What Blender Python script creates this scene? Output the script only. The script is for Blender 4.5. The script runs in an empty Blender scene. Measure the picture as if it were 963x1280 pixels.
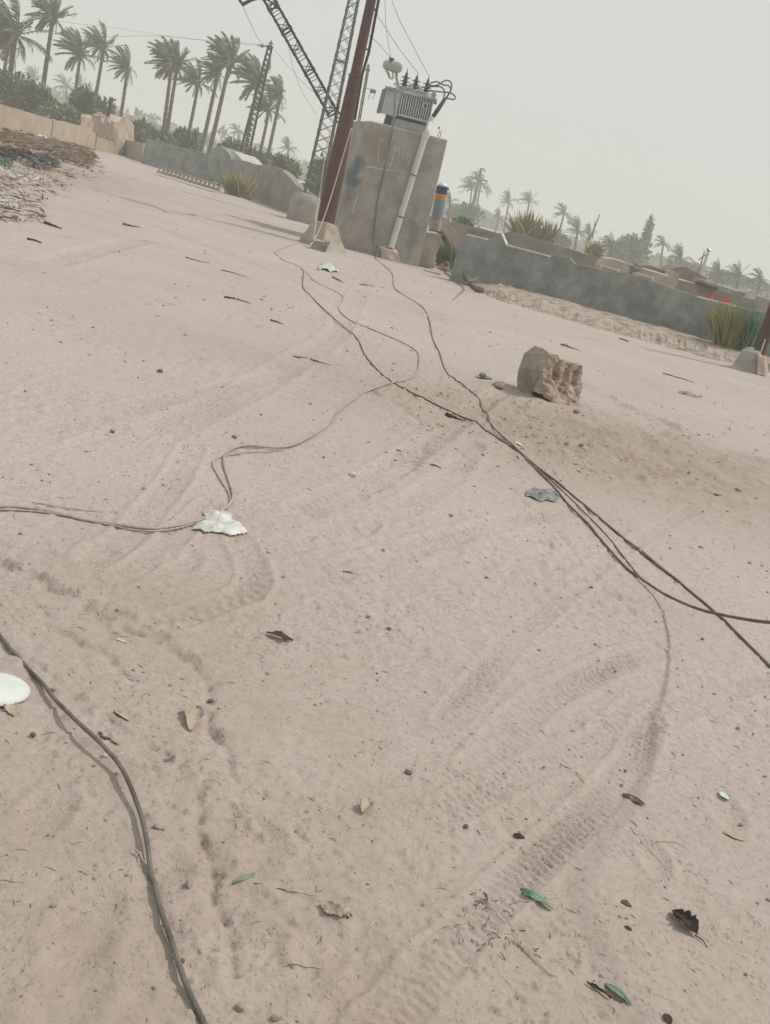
import bpy, math, random
import numpy as np
from mathutils import Vector, Matrix, Quaternion
PI = math.pi
random.seed(7); RNG = np.random.default_rng(11)
SC = bpy.context.scene
COL = SC.collection

# ------------------------------------------------------------------ camera
H = 1.5
FPX = 1250.0
ROLL = math.radians(14.4)
PITCH = math.radians(17.1)
F = Vector((0, math.cos(PITCH), -math.sin(PITCH)))
_r0 = Vector((1, 0, 0)); _u0 = Vector((0, math.sin(PITCH), math.cos(PITCH)))
RV = _r0 * math.cos(ROLL) + _u0 * math.sin(ROLL)
UV_ = -_r0 * math.sin(ROLL) + _u0 * math.cos(ROLL)
CP = Vector((0, 0, H))
cd = bpy.data.cameras.new('camera'); cam = bpy.data.objects.new('camera', cd); COL.objects.link(cam)
cd.sensor_fit = 'VERTICAL'; cd.sensor_height = 36.0; cd.sensor_width = 36.0
cd.lens = 36.0 * FPX / 1280.0
cd.clip_start = 0.05; cd.clip_end = 3000
cam.matrix_world = Matrix(((RV.x, UV_.x, -F.x, CP.x), (RV.y, UV_.y, -F.y, CP.y), (RV.z, UV_.z, -F.z, CP.z), (0, 0, 0, 1)))
SC.camera = cam

# ------------------------------------------------------------------ sky and sun
SUN_AZ, SUN_EL = math.radians(73), math.radians(55)
w = bpy.data.worlds.new('World'); SC.world = w; w.use_nodes = True
nt = w.node_tree; nt.nodes.clear()
sky = nt.nodes.new('ShaderNodeTexSky'); sky.sky_type = 'NISHITA'; sky.sun_disc = False
sky.sun_elevation = SUN_EL; sky.sun_rotation = SUN_AZ
sky.air_density = 1.2; sky.dust_density = 8.0
mx = nt.nodes.new('ShaderNodeMix'); mx.data_type = 'RGBA'; mx.inputs[0].default_value = 0.90
mx.inputs[7].default_value = (7.15, 7.4, 7.0, 1)          # even dust-veil grey
bg = nt.nodes.new('ShaderNodeBackground'); bg.inputs[1].default_value = 0.1
wo = nt.nodes.new('ShaderNodeOutputWorld')
nt.links.new(sky.outputs[0], mx.inputs[6]); nt.links.new(mx.outputs[2], bg.inputs[0]); nt.links.new(bg.outputs[0], wo.inputs[0])
sd = bpy.data.lights.new('sun', 'SUN'); sun = bpy.data.objects.new('sun', sd); COL.objects.link(sun)
sd.energy = 2.4; sd.angle = math.radians(3.0); sd.color = (1.0, 0.955, 0.90)
SV = Vector((math.sin(SUN_AZ) * math.cos(SUN_EL), math.cos(SUN_AZ) * math.cos(SUN_EL), math.sin(SUN_EL)))
sun.rotation_euler = SV.to_track_quat('Z', 'Y').to_euler()
SC.view_settings.view_transform = 'Standard'; SC.view_settings.look = 'None'
SC.view_settings.exposure = 0.0; SC.view_settings.gamma = 1.0
SC.render.engine = 'CYCLES'
SC.cycles.max_bounces = 6; SC.cycles.volume_bounces = 1
SC.cycles.use_denoising = True

# ------------------------------------------------------------------ photo geometry -> place geometry
def ray(px, py):
    return F + RV * ((px - 481.5) / FPX) - UV_ * ((py - 640) / FPX)
def G(px, py, z=0.0):                       # the point of the level z seen at this spot
    d = ray(px, py); t = (z - H) / d.z
    return CP + d * t
def at(px, py, Y):                          # the point at depth Y
    d = ray(px, py); return CP + d * (Y / d.y)
def vp(px, py, A, B):                       # on the upright plane through A and B
    d = ray(px, py); n = Vector((B.y - A.y, -(B.x - A.x), 0))
    t = (A - CP).dot(n) / d.dot(n); return CP + d * t

# ------------------------------------------------------------------ noise and terrain
_perm = np.random.default_rng(3).permutation(4096)
_val = np.random.default_rng(4).random(4096) * 2 - 1
def vnoise(x, y):
    xi = np.floor(x).astype(np.int64); yi = np.floor(y).astype(np.int64)
    fx = x - xi; fy = y - yi
    fx = fx * fx * fx * (fx * (fx * 6 - 15) + 10); fy = fy * fy * fy * (fy * (fy * 6 - 15) + 10)
    def hsh(a, b): return _val[_perm[(_perm[a & 4095] + b) & 4095]]
    a = hsh(xi, yi); b = hsh(xi + 1, yi); c = hsh(xi, yi + 1); d = hsh(xi + 1, yi + 1)
    return (a + (b - a) * fx) * (1 - fy) + (c + (d - c) * fx) * fy

def cr(pts, step):                          # Catmull-Rom through points
    pts = [Vector(p) for p in pts]
    P = [pts[0] * 2 - pts[1]] + pts + [pts[-1] * 2 - pts[-2]]
    out = []
    for i in range(1, len(P) - 2):
        p0, p1, p2, p3 = P[i - 1], P[i], P[i + 1], P[i + 2]
        n = max(2, int((p2 - p1).length / step))
        for k in range(n):
            t = k / n
            out.append(0.5 * ((2 * p1) + (-p0 + p2) * t + (2 * p0 - 5 * p1 + 4 * p2 - p3) * t * t + (-p0 + 3 * p1 - 3 * p2 + p3) * t ** 3))
    out.append(pts[-1]); return out

def gp(pl): return [(G(*p).x, G(*p).y) for p in pl]
TREADS = [  # tyre prints: line, half width, depth, pitch of the lugs, slant
    (gp([(470, 1290), (503, 1252), (549, 1197), (600, 1140), (660, 1085), (735, 1015), (790, 950), (815, 900)]), .050, .0055, .030, 5),
    (gp([(600, 960), (657, 889), (684, 869), (741, 842), (784, 822), (830, 812)]), .060, .005, .036, 8),
    (gp([(760, 915), (838, 889), (875, 872), (942, 855), (1000, 846)]), .055, .005, .034, -8),
    (gp([(170, 782), (212, 775), (265, 758), (307, 744), (320, 726), (313, 700), (300, 676)]), .055, .006, .060, 3),
    (gp([(20, 712), (50, 690), (80, 662), (104, 640)]), .070, .005, .045, 6),
    (gp([(390, 725), (470, 702), (560, 676), (640, 652), (730, 640)]), .075, .005, .045, -9),
    (gp([(330, 690), (420, 668), (500, 640), (560, 600), (590, 560)]), .08, .004, .05, 9),
    (gp([(0, 560), (120, 520), (250, 490), (360, 470)]), .09, .006, .06, 8),
    (gp([(60, 330), (180, 300), (300, 322), (360, 350)]), .16, .014, .09, 6),
    (gp([(560, 1010), (600, 990), (660, 960), (740, 930), (800, 880)]), .05, .004, .03, -6),
    (gp([(0, 620), (20, 600), (60, 540), (90, 500)]), .07, .004, .05, 6),
    (gp([(120, 700), (170, 660), (220, 600), (240, 560)]), .06, .005, .045, 6),
    (gp([(150, 720), (200, 690), (262, 630)]), .05, .005, .045, -6),
    (gp([(660, 470), (560, 540), (470, 600), (380, 640)]), .09, .005, .06, 7),
    (gp([(470, 330), (420, 420), (330, 480), (200, 540)]), .12, .006, .08, 7),
    (gp([(860, 640), (760, 700), (640, 800), (560, 900)]), .05, .003, .03, 6),
]
RIDGES = [  # rough little banks and ruts
    (gp([(10, 700), (39, 715), (95, 751), (155, 779), (219, 807), (247, 825), (268, 860), (262, 905), (285, 960)]), .020, -.010),
    (gp([(30, 705), (110, 745), (200, 787), (245, 815)]), .018, .007),
    (gp([(45, 760), (90, 790), (131, 814), (160, 835)]), .018, -.008),
    (gp([(40, 818), (95, 862), (141, 896), (200, 930), (270, 985), (320, 1030)]), .011, .005),
    (gp([(560, 560), (620, 600), (680, 650), (740, 720), (800, 770)]), .020, -.004),
    (gp([(480, 500), (540, 545), (520, 590), (470, 620)]), .05, -.010),
    (gp([(700, 470), (800, 520), (900, 570), (990, 600)]), .10, .020),
    (gp([(250, 1000), (262, 1060), (275, 1130), (285, 1190)]), .014, -.008),
    (gp([(0, 236), (110, 250), (190, 262), (260, 272)]), .25, -.03),
    (gp([(120, 262), (200, 285), (330, 335), (400, 352)]), .16, -.02),
]
PRINTS = [(462, 662, .045), (205, 1090, .05), (110, 1150, .06), (400, 1180, .05), (330, 1060, .05), (120, 690, .06), (455, 1190, .06), (90, 1230, .06), (820, 1070, .04), (910, 1010, .05), (230, 700, .06), (60, 1010, .05)]
_pr = [(G(a, b).x, G(a, b).y, s) for a, b, s in PRINTS]

def seg_dist(x, y, line):
    best = np.full(x.shape, 9.0); S = np.zeros(x.shape); L = np.zeros(x.shape); acc = 0.0
    for (ax, ay), (bx, by) in zip(line[:-1], line[1:]):
        dx, dy = bx - ax, by - ay; ln = math.hypot(dx, dy)
        t = np.clip(((x - ax) * dx + (y - ay) * dy) / (ln * ln), 0, 1)
        ex = x - ax - t * dx; ey = y - ay - t * dy
        d = np.hypot(ex, ey); m = d < best
        best = np.where(m, d, best); S = np.where(m, acc + t * ln, S)
        L = np.where(m, (ex * -dy + ey * dx) / ln, L); acc += ln
    return best, S, L

def clods(x, y, cell, prob, hmin, hmax, seed, steep=3.0):
    u = x / cell; v = y / cell; xi = np.floor(u).astype(np.int64); yi = np.floor(v).astype(np.int64); out = np.zeros(x.shape)
    for dx in (-1, 0, 1):
        for dy in (-1, 0, 1):
            a = xi + dx; b = yi + dy
            k = _perm[(_perm[(a + seed) & 4095] + b) & 4095]
            r0 = (_val[k] + 1) / 2; r1 = (_val[(k + 1117) & 4095] + 1) / 2; r2 = (_val[(k + 2203) & 4095] + 1) / 2; r3 = (_val[(k + 3301) & 4095] + 1) / 2
            ex = u - a - r1; ey = v - b - r2; an = r3 * 6.28; c = np.cos(an); s = np.sin(an)
            px = ex * c + ey * s; py = (ey * c - ex * s) * (1.2 + 1.3 * r1)
            d = np.sqrt(px * px + py * py); R_ = .22 + .42 * r2 * r2
            q = np.clip((R_ - d) / R_ * steep * .5, 0, 1); q = q * q * (3 - 2 * q)
            out += (r0 < prob) * q * (hmin + (hmax - hmin) * r3 ** 2)
    return out
def hgt(x, y):
    x = np.asarray(x, float); y = np.asarray(y, float)
    sh = x.shape; x = x.ravel(); y = y.ravel()
    r = np.hypot(x, y)
    h = .018 * vnoise(x / 2.3 + 5, y / 2.3) + .030 * vnoise(x / 7 + 9, y / 7) * np.clip((r - 3) / 6, 0, 1)
    h += .0055 * vnoise(x / .36, y / .36 + 7)
    rough = np.clip(.55 + .9 * vnoise(x / .9 + 3, y / .9 + 1), .12, 1.3)
    a = vnoise(x / .085 + 2, y / .085); h += .0028 * rough * a
    c = vnoise(x / .042, y / .042 + 31); h += .0042 * rough * np.clip(c - .2, 0, 1) * 1.6 - .0042 * rough * np.clip(-c - .25, 0, 1) * 1.8
    e = vnoise((x * .8 + y * .6) / .11 + 40, (y * .8 - x * .6) / .034); h += .0022 * rough * e
    g_ = vnoise(x / .021 + 11, y / .024); h += .0021 * rough * np.clip(np.abs(g_) - .25, 0, 1) * np.sign(g_) * np.clip(1.3 - r / 9, 0, 1)
    rg_ = np.clip(.35 + 1.1 * vnoise(x / .55 + 17, y / .55 + 4), .12, 1.2)
    wd = np.abs(x) < .62 * y + 1.3
    m = wd & (r < 10.4); a, b, g = x[m], y[m], rg_[m]; near = np.clip(1.5 - r[m] / 7, 0, 1)
    h[m] += near * g * (clods(a, b, .030, .36, .002, .0085, 5, 5) - clods(a, b, .040, .26, .002, .008, 77, 5))
    m = wd & (r < 32); a, b, g = x[m], y[m], rg_[m]
    h[m] += g * (clods(a, b, .085, .24, .003, .016, 19, 5) - clods(a, b, .10, .24, .003, .014, 55, 5)) * np.clip(1.3 - r[m] / 25, 0, 1) * np.clip((r[m] - 1.5) / 4, .4, 1)
    m = wd & (r > 5) & (r < 70); a, b, g = x[m], y[m], rg_[m]
    h[m] += np.clip((r[m] - 5) / 5, 0, 1) * g * (clods(a, b, .30, .18, .006, .035, 91, 5) - clods(a, b, .42, .16, .006, .034, 33, 4))
    # trodden, lumpy soil about the stone block
    mk = np.exp(-(((x - 1.9) / 2.3) ** 2 + ((y - 8.3) / 1.7) ** 2))
    h += mk * (.05 + .022 * vnoise(x / .24, y / .24 + 3) + .016 * np.abs(vnoise(x / .10 + 8, y / .10)))
    m = mk > .05; h[m] += np.minimum(mk[m] * 1.3, 1) * (clods(x[m], y[m], .13, .42, .006, .034, 140, 5) + clods(x[m], y[m], .065, .35, .003, .016, 260, 5) - clods(x[m], y[m], .18, .3, .006, .028, 310, 4))
    # scoured rubbish corner on the left
    mk = np.exp(-(((x + 11) / 3.5) ** 2 + ((y - 26) / 6) ** 2))
    h += mk * (.10 + .10 * vnoise(x / .7, y / .7 + 3) + .05 * vnoise(x / .28, y / .28))
    for line, hw, dep, pit, sl in TREADS:
        xs = [p[0] for p in line]; ys = [p[1] for p in line]
        m = (x > min(xs) - .4) & (x < max(xs) + .4) & (y > min(ys) - .4) & (y < max(ys) + .4)
        if not m.any(): continue
        d, s, l = seg_dist(x[m], y[m], line)
        k = np.clip(1.4 - d / hw, 0, 1); k = k * k * (3 - 2 * k)
        k *= np.clip(.8 + .6 * vnoise(s / .45 + dep * 900, l / .25), .1, 1.2)
        lug = np.sin(2 * PI * s / pit + np.abs(l) / hw * sl * .35 + np.sign(l) * 1.2 + .8 * vnoise(s / .12, l / .05))
        dep = dep * (1.55 if hw < .065 else 1.0)
        h[m] = h[m] * (1 - .6 * k) + k * dep * (-1.1 + 1.25 * np.clip(lug * 1.8, -1, 1)) + dep * .8 * np.exp(-((d - hw * 1.35) / (hw * .25)) ** 2)
    for line, hw, dep in RIDGES:
        xs = [p[0] for p in line]; ys = [p[1] for p in line]; e = hw * 5
        m = (x > min(xs) - e) & (x < max(xs) + e) & (y > min(ys) - e) & (y < max(ys) + e)
        if not m.any(): continue
        d, s, l = seg_dist(x[m], y[m], line)
        wob = hw * .9 * vnoise(s / (hw * 6), s * 0 + dep * 500)
        k = np.exp(-(np.abs(l + wob + hw * .35 * vnoise(x[m] / (hw * .8), y[m] / (hw * .8))) / hw * 1.1) ** 1.3) * (d < hw * 4)
        h[m] += 2.4 * dep * k * np.clip(.7 + .8 * vnoise(x[m] / (hw * 2), y[m] / (hw * 2)), 0, 1.6)
    for ax, ay, s in _pr:
        u = (x - ax) / (s * 1.0); v = (y - ay) / (s * 1.9); q = u * u + v * v
        m = q < 6
        h[m] += -.009 * np.exp(-q[m] ** 2) + .004 * np.exp(-((np.sqrt(q[m]) - 1.35) / .3) ** 2)
    far = np.clip((r - 60) / 60, 0, 1); h *= 1 - far
    return h.reshape(sh)
def hz(x, y): return float(hgt(np.array([x]), np.array([y]))[0])
def gnd(px, py):                            # spot on the real, uneven ground
    p = G(px, py)
    for _ in range(2): p = G(px, py, hz(p.x, p.y))
    return p

# ------------------------------------------------------------------ mesh helpers
class MB:
    def __init__(s): s.v = []; s.f = []
    def add(s, vs, fs):
        o = len(s.v); s.v += [tuple(p) for p in vs]; s.f += [tuple(i + o for i in f) for f in fs]; return s
    def box(s, c, size, rot=None):
        c = Vector(c); hx, hy, hz_ = size[0] / 2, size[1] / 2, size[2] / 2
        vs = [Vector((a * hx, b * hy, d * hz_)) for d in (-1, 1) for a, b in ((-1, -1), (1, -1), (1, 1), (-1, 1))]
        if rot is not None: vs = [rot @ p for p in vs]
        return s.add([p + c for p in vs], [(3, 2, 1, 0), (4, 5, 6, 7), (0, 1, 5, 4), (1, 2, 6, 5), (2, 3, 7, 6), (3, 0, 4, 7)])
    def hexa(s, b, t):                      # four base points, four top points
        return s.add(list(b) + list(t), [(3, 2, 1, 0), (4, 5, 6, 7), (0, 1, 5, 4), (1, 2, 6, 5), (2, 3, 7, 6), (3, 0, 4, 7)])
    def bar(s, a, b, r0, r1=None, n=6):
        return s.tube([a, b], [r0, r0 if r1 is None else r1], n)
    def tube(s, pts, rad, n=8, lobes=0, amp=0, pitch=1, cap=True):
        pts = [Vector(p) for p in pts]; m = len(pts)
        if not hasattr(rad, '__len__'): rad = [rad] * m
        o = len(s.v); t = (pts[1] - pts[0]).normalized()
        u = t.orthogonal().normalized(); L = 0
        for i, p in enumerate(pts):
            t2 = (pts[min(i + 1, m - 1)] - pts[max(i - 1, 0)])
            t2 = t2.normalized() if t2.length > 1e-9 else t
            q = t.rotation_difference(t2); u = (q @ u); u = (u - t2 * u.dot(t2)).normalized(); t = t2
            b = t.cross(u)
            if i: L += (p - pts[i - 1]).length
            ph = 2 * PI * L / pitch
            for k in range(n):
                a = 2 * PI * k / n
                r = rad[i] * (1 + (amp * (abs(math.cos(lobes * (a) / 2)) - .7) if lobes else 0))
                aa = a + (ph if lobes else 0)
                s.v.append(tuple(p + (u * math.cos(aa) + b * math.sin(aa)) * r))
        for i in range(m - 1):
            for k in range(n):
                k2 = (k + 1) % n
                s.f.append((o + i * n + k, o + i * n + k2, o + (i + 1) * n + k2, o + (i + 1) * n + k))
        if cap:
            s.f.append(tuple(o + k for k in reversed(range(n)))); s.f.append(tuple(o + (m - 1) * n + k for k in range(n)))
        return s
    def lathe(s, a, b, prof, n=16):         # prof: (t along a->b, radius)
        a = Vector(a); b = Vector(b)
        o = len(s.v); t = (b - a).normalized(); u = t.orthogonal().normalized(); v = t.cross(u)
        for tt, r in prof:
            c = a + (b - a) * tt
            for k in range(n):
                an = 2 * PI * k / n; s.v.append(tuple(c + (u * math.cos(an) + v * math.sin(an)) * r))
        m = len(prof)
        for i in range(m - 1):
            for k in range(n):
                k2 = (k + 1) % n; s.f.append((o + i * n + k, o + i * n + k2, o + (i + 1) * n + k2, o + (i + 1) * n + k))
        s.f.append(tuple(o + k for k in reversed(range(n)))); s.f.append(tuple(o + (m - 1) * n + k for k in range(n)))
        return s
    def prism(s, poly, depth):              # a flat outline pushed back along a vector
        n = len(poly); d = Vector(depth); P = [Vector(p) for p in poly]
        return s.add(P + [p + d for p in P], [tuple(range(n)), tuple(reversed(range(n, 2 * n)))] + [(i, i + n, (i + 1) % n + n, (i + 1) % n) for i in range(n)])
    def quad(s, a, b, c, d): return s.add([a, b, c, d], [(0, 1, 2, 3)])
    def build(s, name, m, parent=None, smooth=False, origin=None, bevel=0, sub=None):
        off = root_loc(parent) if parent is not None else Vector(origin) if origin is not None else Vector((0, 0, 0))
        me = bpy.data.meshes.new(name)
        me.from_pydata([(p[0] - off.x, p[1] - off.y, p[2] - off.z) for p in s.v], [], s.f)
        me.materials.append(m)
        if smooth: me.polygons.foreach_set('use_smooth', [True] * len(me.polygons))
        me.update()
        o = bpy.data.objects.new(name, me); COL.objects.link(o)
        if parent is not None: o.parent = parent
        elif origin is not None: o.location = off
        if bevel:
            bm_ = o.modifiers.new('bevel', 'BEVEL'); bm_.width = bevel; bm_.segments = 2; bm_.limit_method = 'ANGLE'
        return o
def root_loc(o):
    l = Vector(o.location)
    while o.parent: o = o.parent; l = l + Vector(o.location)
    return l
def tag(o, label=None, cat=None, group=None, kind=None):
    if label: o['label'] = label
    if cat: o['category'] = cat
    if group: o['group'] = group
    if kind: o['kind'] = kind
    return o
def thing(name, label, cat, loc, group=None):
    o = bpy.data.objects.new(name, None); COL.objects.link(o); o.location = Vector(loc); o.empty_display_size = .2
    return tag(o, label, cat, group)
def fine(o, levels=2, seed=0, amp=.02, sc=.3):   # break up a clean hull: subdivide, then push by noise
    import bmesh
    me = o.data; bm = bmesh.new(); bm.from_mesh(me)
    bmesh.ops.triangulate(bm, faces=[f for f in bm.faces if len(f.verts) > 4])
    for _ in range(levels): bmesh.ops.subdivide_edges(bm, edges=bm.edges[:], cuts=1, use_grid_fill=True)
    bm.normal_update()
    P = np.array([v.co[:] for v in bm.verts]) + seed
    n = vnoise(P[:, 0] / sc + P[:, 2] / sc * .7, P[:, 1] / sc - P[:, 2] / sc * .6) + .5 * vnoise(P[:, 0] / sc * 2.3 + 5, P[:, 2] / sc * 2.3 + P[:, 1] / sc)
    N = [v.normal.copy() for v in bm.verts]
    for v, q, nn in zip(bm.verts, n, N): v.co += nn * float(q) * amp
    bm.to_mesh(me); bm.free(); me.update(); return o

# ------------------------------------------------------------------ materials
def lin(r, g, b):
    f = lambda c: (c / 255 / 12.92) if c <= 10 else ((c / 255 + .055) / 1.055) ** 2.4
    return (f(r), f(g), f(b))
def mat(name, c1, c2, scale=3.0, rough=.9, bump=.25, bscale=30.0, metal=0.0, island=0.0, c3=None, spec=.25, stretch=None, bdist=.01):
    m = bpy.data.materials.new(name); m.use_nodes = True; t = m.node_tree; N = t.nodes; L = t.links
    b = N['Principled BSDF']; b.inputs['Roughness'].default_value = rough; b.inputs['Metallic'].default_value = metal
    b.inputs['Specular IOR Level'].default_value = spec
    tc = N.new('ShaderNodeTexCoord'); co = tc.outputs['Object']
    if stretch:
        mp = N.new('ShaderNodeMapping'); mp.inputs['Scale'].default_value = stretch; L.new(co, mp.inputs[0]); co = mp.outputs[0]
    n1 = N.new('ShaderNodeTexNoise'); n1.inputs['Scale'].default_value = scale; n1.inputs['Detail'].default_value = 7; n1.inputs['Roughness'].default_value = .62
    L.new(co, n1.inputs['Vector'])
    rp = N.new('ShaderNodeValToRGB'); e = rp.color_ramp.elements
    e[0].position = .36; e[0].color = (*c1, 1); e[1].position = .64; e[1].color = (*c2, 1)
    if c3: x = e.new(.5); x.color = (*c3, 1)
    L.new(n1.outputs['Fac'], rp.inputs[0]); out = rp.outputs[0]
    if island:
        gi = N.new('ShaderNodeNewGeometry'); hs = N.new('ShaderNodeHueSaturation')
        mr = N.new('ShaderNodeMapRange'); mr.inputs[3].default_value = 1 - island; mr.inputs[4].default_value = 1 + island
        L.new(gi.outputs['Random Per Island'], mr.inputs[0]); L.new(mr.outputs[0], hs.inputs['Value']); L.new(out, hs.inputs['Color']); out = hs.outputs[0]
    L.new(out, b.inputs['Base Color'])
    if bump:
        n2 = N.new('ShaderNodeTexNoise'); n2.inputs['Scale'].default_value = bscale; n2.inputs['Detail'].default_value = 6
        L.new(co, n2.inputs['Vector'])
        bp = N.new('ShaderNodeBump'); bp.inputs['Strength'].default_value = bump; bp.inputs['Distance'].default_value = bdist
        L.new(n2.outputs['Fac'], bp.inputs['Height']); L.new(bp.outputs[0], b.inputs['Normal'])
    return m

def ground_mat():
    m = bpy.data.materials.new('dust_ground'); m.use_nodes = True; t = m.node_tree; N = t.nodes; L = t.links
    b = N['Principled BSDF']; b.inputs['Roughness'].default_value = .95; b.inputs['Specular IOR Level'].default_value = .12
    tc = N.new('ShaderNodeTexCoord'); co = tc.outputs['Object']
    def noise(s, d=6, r=.6, st=None):
        n = N.new('ShaderNodeTexNoise'); n.inputs['Scale'].default_value = s; n.inputs['Detail'].default_value = d; n.inputs['Roughness'].default_value = r
        v = co
        if st:
            mp = N.new('ShaderNodeMapping'); mp.inputs['Scale'].default_value = st; L.new(co, mp.inputs[0]); v = mp.outputs[0]
        L.new(v, n.inputs['Vector']); return n.outputs['Fac']
    def ramp(f, stops):
        r = N.new('ShaderNodeValToRGB'); e = r.color_ramp.elements
        e[0].position, e[0].color = stops[0][0], (*stops[0][1], 1); e[1].position, e[1].color = stops[-1][0], (*stops[-1][1], 1)
        for p, c in stops[1:-1]: x = e.new(p); x.color = (*c, 1)
        L.new(f, r.inputs[0]); return r.outputs[0]
    def mix(f, a, c, mode='MIX'):
        x = N.new('ShaderNodeMix'); x.data_type = 'RGBA'; x.blend_type = mode
        if hasattr(f, 'links'): L.new(f, x.inputs[0])
        else: x.inputs[0].default_value = f
        for s, v in ((6, a), (7, c)):
            if hasattr(v, 'links'): L.new(v, x.inputs[s])
            else: x.inputs[s].default_value = (*v, 1)
        return x.outputs[2]
    base = ramp(noise(.55, 8, .65), [(.3, GC1), (.5, GC2), (.7, GC3)])
    fine_ = ramp(noise(42, 6, .7), [(.3, (.80, .79, .78)), (.55, (1, 1, 1)), (.75, (1.08, 1.08, 1.07))])
    base = mix(1.0, base, fine_, 'MULTIPLY')
    # loose browner earth about the stone block and left rubbish; browner tone up front
    at_ = N.new('ShaderNodeAttribute'); at_.attribute_name = 'brown_mix'
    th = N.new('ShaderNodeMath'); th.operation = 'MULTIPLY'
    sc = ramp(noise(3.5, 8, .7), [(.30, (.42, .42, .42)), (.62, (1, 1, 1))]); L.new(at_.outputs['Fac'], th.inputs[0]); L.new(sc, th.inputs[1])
    base = mix(th.outputs[0], base, GBROWN)
    # sparse dark crumbs and pale chips
    vo = N.new('ShaderNodeTexVoronoi'); vo.inputs['Scale'].default_value = 26; L.new(co, vo.inputs['Vector'])
    dots = ramp(vo.outputs['Distance'], [(.10, (1, 1, 1)), (.17, (0, 0, 0))])
    sel = ramp(noise(9, 3, .6), [(.60, (0, 0, 0)), (.66, (1, 1, 1))])
    dm = N.new('ShaderNodeMath'); dm.operation = 'MULTIPLY'; L.new(dots, dm.inputs[0]); L.new(sel, dm.inputs[1])
    base = mix(dm.outputs[0], base, (.29, .24, .205))
    L.new(base, b.inputs['Base Color'])
    def madd(a, c, k):
        q = N.new('ShaderNodeMath'); q.operation = 'MULTIPLY_ADD'; L.new(a, q.inputs[0]); q.inputs[1].default_value = k
        if hasattr(c, 'links'): L.new(c, q.inputs[2])
        else: q.inputs[2].default_value = c
        return q.outputs[0]
    def step(f, a, c):
        q = N.new('ShaderNodeMapRange'); q.interpolation_type = 'SMOOTHSTEP'; q.inputs[1].default_value = a; q.inputs[2].default_value = c; L.new(f, q.inputs[0]); return q.outputs[0]
    ds = N.new('ShaderNodeTexNoise'); ds.inputs['Scale'].default_value = 55; ds.inputs['Detail'].default_value = 3; L.new(co, ds.inputs['Vector'])
    wv = N.new('ShaderNodeVectorMath'); wv.operation = 'MULTIPLY_ADD'; L.new(ds.outputs['Color'], wv.inputs[0]); wv.inputs[1].default_value = (.026,) * 3; L.new(co, wv.inputs[2])
    def grains(scale, st, on, rad):
        mp = N.new('ShaderNodeMapping'); mp.inputs['Scale'].default_value = st; mp.inputs['Rotation'].default_value = (0, 0, scale); L.new(wv.outputs[0], mp.inputs[0])
        v = N.new('ShaderNodeTexVoronoi'); v.inputs['Scale'].default_value = scale; L.new(mp.outputs[0], v.inputs['Vector'])
        sp = N.new('ShaderNodeSeparateXYZ'); L.new(v.outputs['Color'], sp.inputs[0])
        q = N.new('ShaderNodeMath'); q.operation = 'MULTIPLY'; L.new(step(v.outputs['Distance'], rad, rad * .1), q.inputs[0]); L.new(step(sp.outputs[0], on, on - .35), q.inputs[1]); return q.outputs[0]
    pt = step(noise(2.2, 3, .6), .36, .62)
    def masked(f):
        q = N.new('ShaderNodeMath'); q.operation = 'MULTIPLY'; L.new(f, q.inputs[0]); L.new(pt, q.inputs[1]); return q.outputs[0]
    hh = madd(masked(grains(48, (1, 1.6, 1), .42, .5)), 0.0, 1.15)
    hh = madd(masked(grains(33, (1.6, 1, 1), .36, .52)), hh, -1.5)
    hh = madd(grains(110, (1, 1.2, 1), .42, .55), hh, .5)
    hh = madd(noise(75, 4, .6), hh, .85)
    hh = madd(noise(10, 4, .6), hh, 3.0)
    bp = N.new('ShaderNodeBump'); bp.inputs['Strength'].default_value = 1.0; bp.inputs['Distance'].default_value = .0037
    L.new(hh, bp.inputs['Height']); L.new(bp.outputs[0], b.inputs['Normal'])
    return m
GC1, GC2, GC3 = (.41, .346, .314), (.445, .378, .346), (.475, .407, .376)
GBROWN = (.315, .248, .20)

M = {}
M['ground'] = ground_mat()
M['bank'] = mat('dry_earth', (.22, .165, .125), (.44, .365, .305), 4.5, .95, 1.0, 14, bdist=.06, c3=(.36, .295, .245))
M['concrete'] = mat('weathered_concrete', (.27, .246, .214), (.385, .356, .315), 1.9, .9, .5, 12, c3=(.325, .30, .264), bdist=.02)
M['footing'] = mat('footing_concrete', (.30, .25, .205), (.43, .37, .31), 3.5, .92, .5, 22, bdist=.015)
M['greywall'] = mat('grey_cement_render', (.175, .187, .18), (.31, .322, .307), 2.4, .92, .7, 9, c3=(.24, .252, .242), bdist=.02)
M['greywall_pale'] = mat('faded_cement_render', (.21, .20, .175), (.30, .285, .25), 1.2, .9, .3, 9)
M['beige'] = mat('beige_plaster', (.37, .29, .215), (.46, .37, .285), 1.2, .92, .3, 10)
M['mud'] = mat('mud_plaster', (.37, .29, .21), (.50, .40, .31), 2.2, .95, .6, 9, bdist=.03)
M['mudbrick'] = mat('mud_brick', (.17, .13, .10), (.26, .20, .155), 3.5, .95, .5, 14)
M['coping'] = mat('pale_coping', (.50, .47, .42), (.62, .60, .55), 5, .85, .2)
M['tomb'] = mat('tomb_render', (.36, .29, .23), (.48, .41, .34), 1.8, .92, .3, 10)
M['dome'] = mat('whitewash', (.40, .385, .35), (.50, .48, .44), 3, .85, .15)
M['redpole'] = mat('oxide_red_paint', (.060, .020, .018), (.095, .034, .030), 2.5, .6, .15, 30, c3=(.075, .026, .023), spec=.35)
M['blackiron'] = mat('dark_iron', (.022, .020, .019), (.045, .040, .037), 4, .6, .1)
M['galv'] = mat('dull_galvanised_steel', (.12, .125, .12), (.20, .205, .195), 6, .55, .1, metal=.3)
M['tankgrey'] = mat('transformer_grey_paint', (.40, .43, .44), (.50, .525, .53), 5, .55, .06, spec=.35)
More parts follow.
